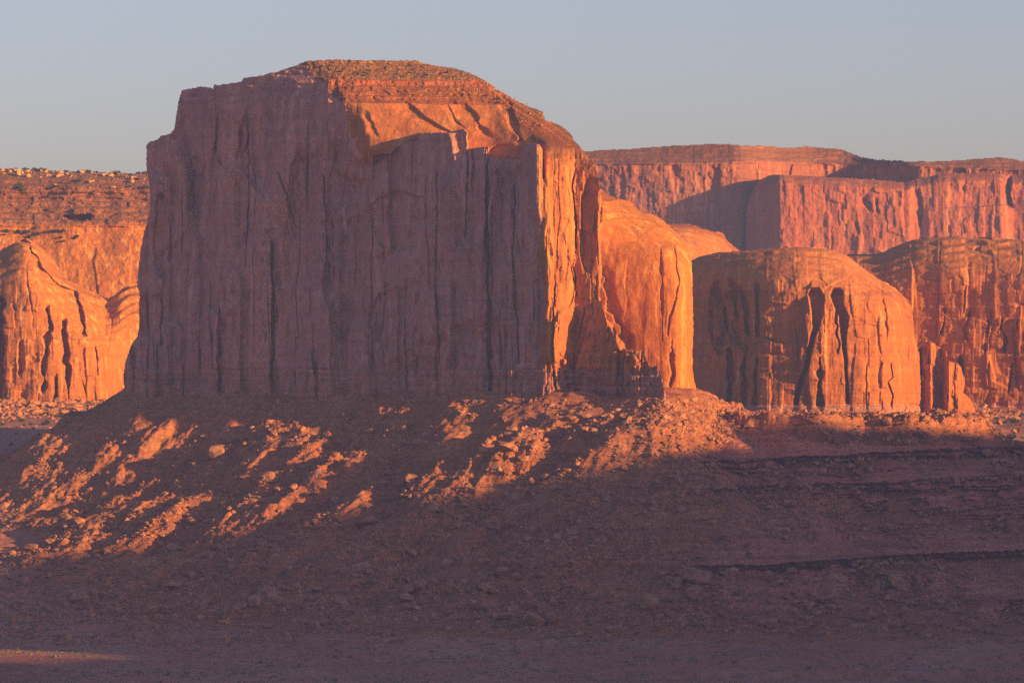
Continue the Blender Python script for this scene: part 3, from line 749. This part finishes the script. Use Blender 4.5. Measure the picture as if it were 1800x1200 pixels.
def soil_mat():
    m, nt, b = node_mat("red_soil"); t = NT(nt)
    big = t.noise((.01, .004, .02), 5, .6)
    c = t.ramp(big, [(.3, (.41, .145, .10)), (.5, (.50, .185, .125)), (.7, (.55, .23, .155))])
    c = t.mix(t.ramp(t.noise((.010, .006, .02), 6, .65, .8, (8, 2, 2)), [(.52, 0.), (.62, .4)]), c, (.48, .30, .21))
    sage = t.noise((.06, .06, .06), 6, .75, 0, (3, 3, 3))
    c = t.mix(t.ramp(sage, [(.50, 0.), (.66, .75)]), c, (.17, .15, .09))
    sp = t.noise((.5, .5, .5), 4, .8, 0, (7, 7, 7))
    c = t.mix(t.ramp(sp, [(.62, 0.), (.68, .8)]), c, (.10, .11, .07))
    c = t.mix(.6, c, t.ramp(t.noise((.16, .08, .2), 6, .78, .3, (3, 9, 1)), [(.36, .55), (.5, 1.), (.64, 1.35)]), 'MULTIPLY')
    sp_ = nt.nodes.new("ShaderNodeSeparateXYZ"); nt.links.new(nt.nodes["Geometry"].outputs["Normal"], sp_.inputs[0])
    c = t.mix(t.ramp(sp_.outputs[2], [(.5, .8), (.8, 0.)]), c, (.16, .065, .06))  # steep banks darkened too: the shade of their faces put into the colour
    nt.links.new(c, b.inputs["Base Color"])
    t.bump(b, t.noise((.4, .4, .4), 5, .7), .5)
    return m
def talus_mat():
    m, nt, b = node_mat("talus"); t = NT(nt)
    big = t.noise((.015, .015, .03), 5, .6)
    c = t.ramp(big, [(.3, (.39, .14, .075)), (.5, (.49, .18, .09)), (.7, (.55, .235, .12))])
    bd = t.noise((.004, .004, .35), 5, .7)
    c = t.mix(.6, c, t.ramp(bd, [(.3, .55), (.5, 1.), (.7, 1.3)]), 'MULTIPLY')
    sep = nt.nodes.new("ShaderNodeSeparateXYZ"); nt.links.new(t.mapv((1, 1, 1)), sep.inputs[0])
    mr = nt.nodes.new("ShaderNodeMapRange"); nt.links.new(sep.outputs[2], mr.inputs[0])
    mr.inputs[1].default_value = -200; mr.inputs[2].default_value = -80
    hard = t.ramp(mr.outputs[0], [(.0, 1.), (.085, .6), (.10, 1.), (.235, 1.), (.25, .45), (.272, 1.), (.69, 1.), (.71, .45), (.735, 1.), (.86, 1.), (.875, .5), (.92, .55), (.935, 1.)])
    rx = nt.nodes.new("ShaderNodeMapRange"); nt.links.new(sep.outputs[0], rx.inputs[0]); rx.inputs[1].default_value = -60; rx.inputs[2].default_value = 200
    brk = t.ramp(t.noise((.03, .03, .01), 5, .7, 0, (4, 4, 4)), [(.40, 0.), (.54, 1.)])
    c = t.mix(t.mix(1.0, rx.outputs[0], brk, 'MULTIPLY'), c, t.mix(1.0, c, hard, 'MULTIPLY'))   # dark shale beds, with the ledges' shade put into the colour
    sp = t.noise((.45, .45, .6), 5, .8)
    c = t.mix(t.ramp(sp, [(.58, 0.), (.66, .9)]), c, (.54, .27, .11))
    gn = t.noise((.3, .3, .3), 5, .8, 0, (20, 1, 4))
    c = t.mix(t.ramp(gn, [(.60, 0.), (.68, .7)]), c, (.12, .12, .08))
    gr = t.noise((1.1, 1.1, 1.1), 4, .7)
    c = t.mix(.5, c, t.ramp(gr, [(.25, .45), (.75, 1.5)]), 'MULTIPLY')
    g2 = t.noise((.22, .22, .3), 6, .78, .3, (13, 1, 5))
    c = t.mix(.8, c, t.ramp(g2, [(.36, .45), (.5, 1.), (.64, 1.45)]), 'MULTIPLY')
    nt.links.new(c, b.inputs["Base Color"])
    t.bump(b, t.noise((.8, .8, .8), 6, .75), 1.3)
    return m
M_soil = soil_mat(); M_talus = talus_mat()
def shale_mat():
    m, nt, b = node_mat("red_shale"); t = NT(nt)
    c = t.ramp(t.noise((.02, .02, .05), 5, .6), [(.3, (.43, .14, .09)), (.5, (.53, .18, .115)), (.7, (.60, .24, .15))])
    c = t.mix(.75, c, t.ramp(t.noise((.004, .004, .30), 5, .7, .3, (2, 6, 1)), [(.33, .65), (.5, 1.), (.65, 1.3)]), 'MULTIPLY')
    c = t.mix(t.ramp(t.noise((.4, .4, .6), 5, .8), [(.56, 0.), (.64, .8)]), c, (.52, .31, .20))
    c = t.mix(.8, c, t.ramp(t.noise((.25, .25, .4), 6, .78), [(.36, .45), (.5, 1.), (.64, 1.45)]), 'MULTIPLY')
    sp_ = nt.nodes.new("ShaderNodeSeparateXYZ"); nt.links.new(nt.nodes["Geometry"].outputs["Normal"], sp_.inputs[0])
    c = t.mix(t.ramp(sp_.outputs[2], [(.22, .9), (.45, 0.)]), c, (.17, .075, .07))      # bare beds on steep faces, with their shade put into the colour
    nt.links.new(c, b.inputs["Base Color"]); t.bump(b, t.noise((.8, .8, 1.1), 6, .75), 1.2)
    return m
M_shale = shale_mat()

def geo(a, b, n): return a + (b - a) * (np.arange(1, n + 1) / n) ** 2
gxs = np.concatenate([geo(-490, -9000, 60)[::-1], np.arange(-490, 490, 1.1), geo(490, 9000, 60)])
gys = np.concatenate([np.linspace(-1500, 2700, 60), np.arange(2720, 3300, 3.5), np.arange(3300, 4330, 1.1), np.arange(4332, 5800, 5), geo(5800, 16000, 50)])
GX, GY = np.meshgrid(gxs, gys)
GZ = ground_z(GX, GY)
GZ_full = GZ.copy()
spx = 900 + GX / (K * np.maximum(GY, 100)); spy = 600 - GZ / (K * np.maximum(GY, 100))
GZ = GZ - 3.5 * ss(1230, 1290, spx) * ss(722, 740, spy) * (1 - ss(1060, 1100, spy)) * ((GY > 3450) & (GY < 4080)) * (1 - ss(1850, 1900, spx))
on = (ss(0, 14, GZ - plain(GX, GY)) > .5) & (GY > 3300) & (GY < 4700)
V = np.stack([GX, GY, GZ], -1).reshape(-1, 3)
nx, ny = len(gxs), len(gys)
idx = np.arange(nx * ny).reshape(ny, nx)
Q = np.stack([idx[:-1, :-1], idx[:-1, 1:], idx[1:, 1:], idx[1:, :-1]], -1)
ms = on[:-1, :-1]
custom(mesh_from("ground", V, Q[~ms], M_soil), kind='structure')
custom(mesh_from("talus_slope", V, Q[ms], M_talus), kind='structure')
ground_top = (gxs, gys, GZ)
def zat(x, y):
    i = np.clip(np.searchsorted(gxs, x) - 1, 0, nx - 2); j = np.clip(np.searchsorted(gys, y) - 1, 0, ny - 2)
    fx = (x - gxs[i]) / (gxs[i + 1] - gxs[i]); fy = (y - gys[j]) / (gys[j + 1] - gys[j])
    return (GZ_full[j, i] * (1 - fx) + GZ_full[j, i + 1] * fx) * (1 - fy) + (GZ_full[j + 1, i] * (1 - fx) + GZ_full[j + 1, i + 1] * fx) * fy

# ------------------------------------------------------------------ the ledged hillside at the right
def hill_Y():
    cx = np.arange(1140, 1910, 10.0); Ys = np.arange(4120, 3380, -4.0)
    A, B = np.meshgrid(cx, Ys, indexing='ij')
    Z = ground_z((A - 900) * K * B, B, False)
    P = np.maximum.accumulate(600 - Z / (K * B), 1)
    gy = np.arange(690, 1140, 2.0)
    T = np.array([np.interp(gy, P[i], Ys) for i in range(len(cx))])
    return cx, gy, T
HC, HG, HT = hill_Y()
def hY(px, py):
    fx = np.clip((px - HC[0]) / 10, 0, len(HC) - 1.001); fy = np.clip((py - HG[0]) / 2, 0, len(HG) - 1.001)
    i = fx.astype(int); j = fy.astype(int); a = fx - i; b = fy - j
    return (HT[i, j] * (1 - a) + HT[i + 1, j] * a) * (1 - b) + (HT[i, j + 1] * (1 - a) + HT[i + 1, j + 1] * a) * b
HL = [([(1180, 812), (1255, 809), (1321, 806), (1383, 801), (1475, 799), (1612, 790), (1700, 786), (1800, 782), (1960, 781)], 14, 1.0, 1180),
      ([(1180, 832), (1500, 825), (1800, 808), (1960, 806)], 5, .6, 1200),
      ([(1180, 858), (1255, 856), (1401, 849), (1521, 847), (1704, 835), (1800, 832), (1960, 830)], 12, 1.0, 1200),
      ([(1400, 868), (1521, 864), (1704, 852), (1800, 850), (1960, 850)], 9, 1.0, 1430),
      ([(1400, 884), (1521, 880), (1704, 868), (1800, 867), (1960, 867)], 9, .9, 1450),
      ([(1400, 900), (1521, 897), (1704, 886), (1800, 883), (1960, 883)], 10, .8, 1470),
      ([(1600, 914), (1704, 904), (1800, 900), (1960, 898)], 12, .9, 1640),
      ([(1600, 930), (1704, 922), (1800, 918), (1960, 917)], 8, .8, 1690),
      ([(1180, 993), (1337, 991), (1430, 985), (1548, 976), (1700, 970), (1800, 964), (1960, 960)], 10, 1.0, 1150),
      ([(1700, 1062), (1745, 1055), (1800, 1051), (1960, 1045)], 11, 1.0, 1725),
      ([(1700, 1080), (1745, 1070), (1800, 1066), (1960, 1060)], 8, .8, 1740)]
def hill_depth(px, py):
    u = (px - 900) * .455; v = (600 - py) * .455
    w = np.array(py); add = 0
    for k, (pts, h, st, x0) in enumerate(HL):
        yl = line(px, pts) + 2.2 * lfbm(px / 42, px * 0, 4, 950 + k)
        m = st * ss(x0, x0 + 60, px) * ss(-.45, -.15, fbm(px / 55, py / 300, 3, 960 + k) + (.6 if h > 9 else .15))
        hh = h * (1.6 + .6 * vn(px / 30, px * 0, 970 + k))
        d = (py - yl) / hh
        lag = np.interp(d, [-2.2, -.1, 0, 1, 4], [0, .45, .5, -.5, 0])
        w = w + lag * hh * m
        rz = ss(-.05, .05, d) * (1 - ss(.95, 1.1, d)) * m
        add = add + rz * (3.2 * (slabs(u, v, 6, 8, 980 + k, .4, .1) - .5) + 2.5 * np.abs(ribs(u, v, 9, 9, 990 + k)) + 1.2 * (slabs(u, v, 2.2, 3, 985 + k, .4, .2) - .5))
        add = add - 1.8 * ss(-.25, -.02, d) * (1 - ss(.12, .3, d)) * m + 2.6 * ss(.45, .8, d) * (1 - ss(1.0, 1.35, d)) * m
    # cliff under the bench rim
    top = line(px, [(1180, 728), (1266, 733), (1356, 731), (1380, 729), (1443, 723), (1475, 727), (1498, 732), (1612, 731), (1700, 732), (1725, 745), (1760, 770), (1960, 780)])
    bm_ = ss(1530, 1560, px) * (1 - ss(1716, 1722, px))
    d = (py - top - 3) / 26
    w = w + np.interp(d, [-.2, 0, 1, 2], [0, .25, -.5, 0]) * 26 * bm_
    add = add + bm_ * ss(0, .05, d) * (1 - ss(.95, 1.1, d)) * (10 * (slabs(u, v, 8, 16, 1001, .4, .12) - .5) + 5 * (slabs(u, v, 3.4, 5, 1002, .4, .2) - .5) + 3 * ribs(u, v, 6, 20, 1003))
    Y = hY(px, w) + add
    scree = 1.6 * fbm(u / 14, v / 30, 4, 1005) + 1.0 * fbm(u / 4, v / 5, 4, 1006) + 1.0 * (slabs(u, v, 3, 2.2, 1008, .5, .3) - .5)
    gl = 4.5 * fbm(u / 16 + v / 60, v / 90, 3, 1009) * ss(880, 960, py)
    Y = Y + scree + gl - 1.5
    Y = Y + 14 * (1 - ss(1195, 1300, px - .30 * (920 - py) + 50 * fbm(py / 50, px / 60, 4, 1010))) + 14 * ss(1040, 1100, py + 12 * fbm(px / 40, py * 0, 3, 1011)) * (1 - ss(1690, 1740, px))
    return Y
HILL = [(1178, 722), (1266, 733), (1356, 731), (1380, 729), (1420, 723), (1443, 722), (1475, 726), (1498, 732), (1560, 731), (1612, 730), (1700, 731), (1712, 735), (1720, 742), (1719, 756), (1736, 768), (1754, 778), (1800, 783), (1898, 786), (1898, 1108), (1178, 1108)]
def hillside():
    step = 1.0
    gx = np.arange(1176, 1900, step); gy = np.arange(716, 1110, step)
    PX, PY = np.meshgrid(gx, gy); Y = hill_depth(PX, PY)
    V = np.stack([(PX - 900) * K * Y, Y, (600 - PY) * K * Y], -1).reshape(-1, 3)
    ny_, nx_ = PX.shape; idx = np.arange(nx_ * ny_).reshape(ny_, nx_)
    Q = np.stack([idx[:-1, :-1], idx[1:, :-1], idx[1:, 1:], idx[:-1, 1:]], -1)
    cx = PX[:-1, :-1] + .5; cy = PY[:-1, :-1] + .5
    m = inside(cx + 1.2 * fbm(cx / 9, cy / 7, 3, 5), cy + 1.6 * fbm(cx / 9, cy / 7, 3, 6), HILL)
    F = Q[m]
    E = np.concatenate([F[:, [0, 1]], F[:, [1, 2]], F[:, [2, 3]], F[:, [3, 0]]]); key = np.sort(E, 1)
    uq, inv, cnt = np.unique(key[:, 0] * (nx_ * ny_) + key[:, 1], return_inverse=True, return_counts=True)
    B = E[cnt[inv] == 1]; n0 = len(V)
    V2 = V.copy(); V2[:, 1] += 40; V2[:, 2] -= 6
    B = B[(V[B[:, 0], 2] > -108)]
    sk = np.stack([B[:, 1], B[:, 0], B[:, 0] + n0, B[:, 1] + n0], -1)
    custom(mesh_from("hillside", np.concatenate([V, V2]), np.concatenate([F, sk]), M_shale), kind='structure')
hillside()

# ------------------------------------------------------------------ mesas out of frame to the right, whose long shadow lies over the foot
def offmesa():
    eq = np.array([math.sin(SUN_AZ), -math.cos(SUN_AZ)]); ep = np.array([math.cos(SUN_AZ), math.sin(SUN_AZ)])
    p = np.arange(2050, 5600, 10.0); q = np.concatenate([np.arange(-700, -500, 6), np.arange(-500, 300, 30)]).astype(float)
    P, Qq = np.meshgrid(p, q)
    top = np.interp(P, [2050, 2530, 2580, 2690, 2740, 3300, 3380, 3425, 3465, 3512, 3540, 3600, 5600], [150, 150, 46, 46, 152, 158, 170, 186, 178, 156, 146, 160, 184]) + 8 * fbm(P / 60, P * 0, 4, 901)
    Z = np.where(Qq < -510, np.interp(Qq, [-700, -560, -528, -515], [0, .35, .9, 1]), np.where(Qq > 200, 1 - (Qq - 200) / 100., 1.))
    Z = -225 + (top + 225) * np.clip(Z, 0, 1) + 2 * fbm(P / 20, Qq / 20, 3, 902)
    ends = ss(2050, 2110, P) * (1 - ss(5480, 5600, P))
    Z = -225 + (Z + 225) * ends
    X = eq[0] * Qq + ep[0] * P; Y = eq[1] * Qq + ep[1] * P
    n1, n2 = X.shape
    V = np.stack([X, Y, Z], -1).reshape(-1, 3); idx = np.arange(n1 * n2).reshape(n1, n2)
    F = np.stack([idx[:-1, :-1], idx[:-1, 1:], idx[1:, 1:], idx[1:, :-1]], -1).reshape(-1, 4)
    custom(mesh_from("hills", V, F, M_far), kind='structure')
offmesa()

# ------------------------------------------------------------------ boulders and rubble
import bmesh
def boulder_mesh(name, seed, mat, flat=.7, sub=2):
    rnd = random.Random(seed)
    bm = bmesh.new(); bmesh.ops.create_icosphere(bm, subdivisions=sub, radius=1)
    planes = []
    for k in range(9):
        n = Vector((rnd.gauss(0, 1), rnd.gauss(0, 1), rnd.gauss(0, 1))).normalized(); planes.append((n, rnd.uniform(.5, .82)))
    for v in bm.verts:
        for n, d in planes:
            t = v.co.dot(n)
            if t > d: v.co -= n * (t - d)
        v.co.x *= 1.15; v.co.z *= flat
        v.co += Vector((rnd.gauss(0, .02), rnd.gauss(0, .02), rnd.gauss(0, .02)))
    me = bpy.data.meshes.new(name); bm.to_mesh(me); bm.free(); me.materials.append(mat)
    return me
def rock_mat(name, a, b2):
    m, nt, b = node_mat(name); t = NT(nt)
    c = t.ramp(t.noise((.12, .12, .12), 6, .75), [(.38, a), (.62, b2)])
    nt.links.new(c, b.inputs["Base Color"]); t.bump(b, t.noise((1.2, 1.2, 1.2), 5, .7), .6)
    return m
M_rock = rock_mat("boulder_rock", (.24, .10, .065), (.60, .29, .16))
M_rockp = rock_mat("pale_boulder_rock", (.44, .24, .11), (.58, .36, .17))
protos = [boulder_mesh("boulder", 40 + k, M_rock, .55 + .1 * (k % 4)) for k in range(8)]
rnd = random.Random(11)
nprng = np.random.default_rng(5)
def proj(x, y, z): return 900 + x / (K * y), 600 - z / (K * y)
def dens(x, y):                          # where rocks gather
    return float(fbm(np.array([x / 45.]), np.array([y / 60.]), 3, 905)[0])
cands = []
while len(cands) < 275:
    if rnd.random() < .55:
        px = rnd.uniform(5, 1795); Y = rnd.uniform(3480, 4150)
    else:
        px = rnd.uniform(300, 1700); Y = rnd.uniform(3480, 3700)
    x, _ = wp(px, Y); z = float(zat(x, Y)); qx, qy = proj(x, Y, z)
    if qy < 735 or qy > 1108: continue
    if float(ground_z(np.array([x]), np.array([Y]), False)[0]) - float(plain(np.array([x]), np.array([Y]))[0]) < 3: continue
    if dens(x, Y) < -.05 and rnd.random() < .8: continue
    s = min(8.5, 2.3 * (1 / max(.02, rnd.random())) ** .42)
    if qy > 1000: s *= 1.15
    cands.append((s, x, Y, z, qx, qy))
for (px, Y, s) in [(470, 3720, 8.5), (420, 3700, 7), (855, 3640, 8), (340, 3990, 6), (305, 3950, 7), (600, 3650, 8), (790, 3760, 7), (1600, 3640, 7), (140, 3800, 9), (515, 3655, 7), (1610, 3780, 5), (900, 3800, 6)]:
    x, _ = wp(px, Y); z = float(zat(x, Y)); cands.append((s, x, Y, z, *proj(x, Y, z)))
def place(me, name, x, y, z, s, label, cat, group, squash=None):
    o = bpy.data.objects.new(name, me)
    o.location = (x, y, z); o.rotation_euler = (rnd.uniform(-.5, .5), rnd.uniform(-.5, .5), rnd.uniform(0, 6.28))
    o.scale = (s * rnd.uniform(.8, 1.3), s * rnd.uniform(.8, 1.2), s * rnd.uniform(.7, 1.1))
    col.objects.link(o); return custom(o, label, cat, group)
for (s, x, y, z, qx, qy) in cands:
    if qy < 900 and qx < 700: lb, gp = "rust coloured boulder on the sun-streaked talus below the shaded cliff, left half", "boulders on the sunlit talus streaks"
    elif qx < 700: lb, gp = "brown boulder in the shaded rubble at the left foot of the talus", "boulders at the left foot of the talus"
    elif qx < 1150: lb, gp = "brown boulder on the shaded talus below the butte's sunlit corner", "boulders on the middle talus"
    else: lb, gp = "brown boulder on the shaded, ledged slope below the right bench", "boulders on the ledged slope"
    place(rnd.choice(protos), "boulder", x, y, z + s * .3, s, lb, "boulder", gp)

def scatter(name, n, fn, size, mat, seed, emb=.2, aspect=.7):
    """one mesh of many small angular stones"""
    rg = np.random.default_rng(seed)
    base = np.array([[1, 0, 0], [-1, 0, 0], [0, 1, 0], [0, -1, 0], [0, 0, 1], [0, 0, -1], [.7, .7, .5], [-.7, .6, .5], [.6, -.7, .55], [-.6, -.7, .5]], float)
    ico = bmesh.new(); bmesh.ops.create_icosphere(ico, subdivisions=1, radius=1)
    base = np.array([v.co[:] for v in ico.verts]); ico.verts.index_update(); tf = np.array([[v.index for v in f.verts] for f in ico.faces]); ico.free()
    pts = fn(rg, n); n = len(pts)
    s = size(rg, n)
    Vs = base[None] * (1 + .35 * rg.standard_normal((n, len(base), 1)) * .6)
    Vs = Vs * (s[:, None, None] * rg.uniform(.6, 1.3, (n, 1, 3)) * np.array([1, 1, aspect]))
    a = rg.uniform(0, 6.28, n); ca, sa = np.cos(a)[:, None], np.sin(a)[:, None]
    X = Vs[..., 0] * ca - Vs[..., 1] * sa; Yy = Vs[..., 0] * sa + Vs[..., 1] * ca
    Vs = np.stack([X + pts[:, 0:1], Yy + pts[:, 1:2], Vs[..., 2] + pts[:, 2:3] + emb * s[:, None]], -1)
    F = tf[None] + (np.arange(n) * len(base))[:, None, None]
    return mesh_from(name, Vs.reshape(-1, 3), F.reshape(-1, 3), mat, None, False)
def talus_pts(rg, n):
    px = rg.uniform(-20, 1820, n * 3); Y = rg.uniform(3460, 4230, n * 3)
    x = (px - 900) * K * Y; z = zat(x, Y)
    d = fbm(x / 45, Y / 60, 3, 905) + .6 * fbm(x / 14, Y / 16, 2, 906)
    py = 600 - z / (K * Y)
    on_ = (z - plain(x, Y)) > 14 * rg.random(len(x)) ** 2 - 1
    k = on_ & (d + .32 * rg.standard_normal(len(d)) > .12) & (py > 700)
    o = np.stack([x, Y, z], -1)[k]; return o[:n]
rb_ = scatter("rubble", 48000, talus_pts, lambda rg, n: np.minimum(4.4, .55 * (rg.random(n) + .008) ** -.46), M_rock, 3)
custom(rb_, "small broken stones strewn over the talus slope below the butte", "rubble", None, 'stuff')

# ------------------------------------------------------------------ shrubs
def leaf_mat(name, c1, c2):
    m, nt, b = node_mat(name); t = NT(nt)
    nt.links.new(t.ramp(t.noise((1.5, 1.5, 1.5), 3), [(.35, c1), (.65, c2)]), b.inputs["Base Color"])
    return m
M_leaf = leaf_mat("juniper_leaf", (.045, .06, .025), (.10, .11, .045))
def shrub_mesh(name, seed, n=170):
    rg = np.random.default_rng(seed)
    c = rg.standard_normal((9, 3)) * np.array([.5, .5, .22]) + np.array([0, 0, .55])
    ctr = c[rg.integers(0, 9, n)] + rg.standard_normal((n, 3)) * .22
    ctr[:, 2] = np.abs(ctr[:, 2])
    d1 = rg.standard_normal((n, 3)) * .13; d2 = rg.standard_normal((n, 3)) * .13
    V = np.stack([ctr - d1, ctr + d2, ctr + d1, ctr - d2], 1).reshape(-1, 3)
    F = np.arange(n * 4).reshape(n, 4)
    me = bpy.data.meshes.new(name); me.from_pydata(V.tolist(), [], F.tolist()); me.materials.append(M_leaf); return me
M_sage = leaf_mat('sage_leaf', (.14, .13, .08), (.24, .21, .13))
shrubs = [shrub_mesh("shrub", 70 + k) for k in range(5)]
sages = []
for k in range(5):
    me = shrub_mesh("sagebrush", 90 + k, 120); me.materials.clear(); me.materials.append(M_sage); sages.append(me)
def put_shrub(x, y, z, s, label, group, kind=None):
    o = bpy.data.objects.new("shrub", rnd.choice(kind or shrubs)); o.location = (x, y, z); o.scale = (s, s, s * rnd.uniform(.7, 1.1))
    o.rotation_euler = (0, 0, rnd.uniform(0, 6.28)); col.objects.link(o); custom(o, label, "shrub", group)
def on_relief(fn, px, py):
    Y = float(fn(np.array([[float(px)]]), np.array([[float(py)]]))[0, 0]); return (px - 900) * K * Y, Y, (600 - py) * K * Y
for k in range(46):                       # rim and ledges of the stepped mesa
    px = rnd.uniform(-10, 262)
    if k < 16: py = float(line(px, LM_SKY)) + 1
    elif k < 30: py = rnd.uniform(312, 350)
    else: px = rnd.uniform(-5, 150); py = rnd.uniform(395, 425) if px > 60 else rnd.uniform(405, 418)
    x, y, z = on_relief(lm_depth, px, py)
    put_shrub(x, y - 1, z - .5, rnd.uniform(2.0, 4.2), "dark green shrub on the rim and ledges of the sunlit mesa at the left edge", "shrubs on the stepped mesa")
for (px, py, s) in [(45, 297, 6), (75, 297, 6), (20, 296, 4), (8, 297, 4)]:
    x, y, z = on_relief(lm_depth, px, py + 3); put_shrub(x, y, z - 1, s * .7, "taller juniper standing on the skyline of the left mesa", "junipers on the left skyline")
def floor_shrubs(n, pxr, Yr, sr, lb, gp, kind=None):
    for k in range(n):
        px = rnd.uniform(*pxr); Y = rnd.uniform(*Yr); x, _ = wp(px, Y); z = float(zat(x, Y))
        put_shrub(x, Y, z, sr[0] + (sr[1] - sr[0]) * rnd.random() ** 2, lb, gp, kind)
floor_shrubs(52, (-20, 215), (4750, 5560), (1.6, 5.0), "green desert shrub on the sunlit flat below the left mesa", "shrubs on the left flat")
floor_shrubs(44, (1690, 1815), (4700, 5350), (1.6, 4.5), "green desert shrub on the rubble flat at the right edge, below the domed mesa", "shrubs on the right flat")
floor_shrubs(90, (0, 1790), (3110, 3600), (.5, 1.9), "small grey-green bush on the dim plain along the bottom", "bushes on the dim plain", sages)
floor_shrubs(30, (150, 800), (3900, 4180), (1.0, 2.4), "small bush on the upper talus under the shaded cliff", "bushes on the upper talus", sages)
for k in range(30):
    px = rnd.uniform(560, 950); py = float(line(px, [(560, 108), (740, 110), (835, 134), (950, 200)])) + rnd.uniform(1, 26)
    if py > 180: continue
    x, y, z = on_relief(main_depth, px, py)
    put_shrub(x, y - .5, z - .4, rnd.uniform(.9, 1.7), "tiny dark shrub on the scree top of the big butte", "shrubs on the butte's top")
def sage_pts(rg, n):
    px = rg.uniform(-20, 1820, n * 4); Y = rg.uniform(3100, 4150, n * 4); x = (px - 900) * K * Y; z = zat(x, Y)
    k = (fbm(x / 60, Y / 60, 4, 931) + .25 * rg.standard_normal(len(x)) > .12) & (600 - z / (K * Y) > 735)
    return np.stack([x, Y, z], -1)[k][:n]
custom(scatter("sage_scrub", 9000, sage_pts, lambda rg, n: .35 + 1.0 * rg.random(n) ** 3, M_sage, 21, .25, .7), "fine grey-green scrub dotted over the plain and the slope", "scrub", None, 'stuff')
# pale rim blocks of the stepped mesa, rubble at its foot and at the right flat
def rim_pts(rg, n):
    px = rg.uniform(-60, 300, n); py = line(px, LM_SKY) + 1 + rg.exponential(7, n)
    Y = lm_depth(px[None], py[None])[0]; return np.stack([(px - 900) * K * Y, Y - 1, (600 - py) * K * Y], -1)
custom(scatter("rim_blocks", 170, rim_pts, lambda rg, n: 1.0 + 3.6 * rg.random(n) ** 2.5, M_rockp, 8), "pale yellow broken blocks along the rim of the left mesa", "rim rocks", None, 'stuff')
def top_pts(rg, n):
    px = rg.uniform(548, 960, n); py = line(px, [(545, 107), (740, 109), (835, 133), (955, 198)]) + rg.uniform(0, 1, n) ** 1.3 * 44
    Y = main_depth(px[None], py[None])[0]; return np.stack([(px - 900) * K * Y, Y, (600 - py) * K * Y], -1)
custom(scatter("cap_stones", 420, top_pts, lambda rg, n: rg.uniform(.25, .9, n), M_rockp, 9), "small pale stones strewn over the stepped top of the big butte", "stones", None, 'stuff')
def foot_pts(rg, n):
    px = rg.uniform(-30, 215, n); Y = 5560 - rg.exponential(90, n); x = (px - 900) * K * Y; return np.stack([x, Y, zat(x, Y)], -1)
custom(scatter("foot_rubble", 1600, foot_pts, lambda rg, n: np.minimum(8, 1.2 * (rg.random(n) + .02) ** -.5), rock_mat("orange_rubble", (.42, .17, .08), (.55, .26, .12)), 10),
       "orange fallen rubble at the foot of the left mesa's cliff", "rubble", None, 'stuff')
def foot2(rg, n):
    px = rg.uniform(1240, 1820, n); Y = np.where(px < 1620, 5180, 5400) - rg.exponential(70, n) * np.where(px < 1620, .35, 1.8); x = (px - 900) * K * Y; return np.stack([x, Y, zat(x, Y)], -1)
custom(scatter("fallen_blocks", 1400, foot2, lambda rg, n: np.minimum(6, 1.0 * (rg.random(n) + .02) ** -.5), M_rock, 12),
       "fallen blocks along the foot of the right-hand buttes", "rubble", None, 'stuff')

# ------------------------------------------------------------------ haze
def haze():
    bm = bmesh.new(); bmesh.ops.create_cube(bm, size=1)
    lo = (-9200, -1600, -260); hi = (9200, 16300, 258)
    for v in bm.verts: v.co = [lo[i] if v.co[i] < 0 else hi[i] for i in range(3)]
    me = bpy.data.meshes.new("haze"); bm.to_mesh(me); bm.free()
    m = bpy.data.materials.new("haze"); m.use_nodes = True; nt = m.node_tree
    nt.nodes.remove(nt.nodes["Principled BSDF"])
    v = nt.nodes.new("ShaderNodeVolumePrincipled")
    v.inputs["Color"].default_value = (.32, .50, 1.0, 1); v.inputs["Density"].default_value = 4.2e-5; v.inputs["Anisotropy"].default_value = 0.2
    nt.links.new(v.outputs[0], nt.nodes["Material Output"].inputs["Volume"])
    me.materials.append(m)
    o = bpy.data.objects.new("haze", me); col.objects.link(o); custom(o, "thin bluish evening haze", "haze", None, 'stuff')
haze()
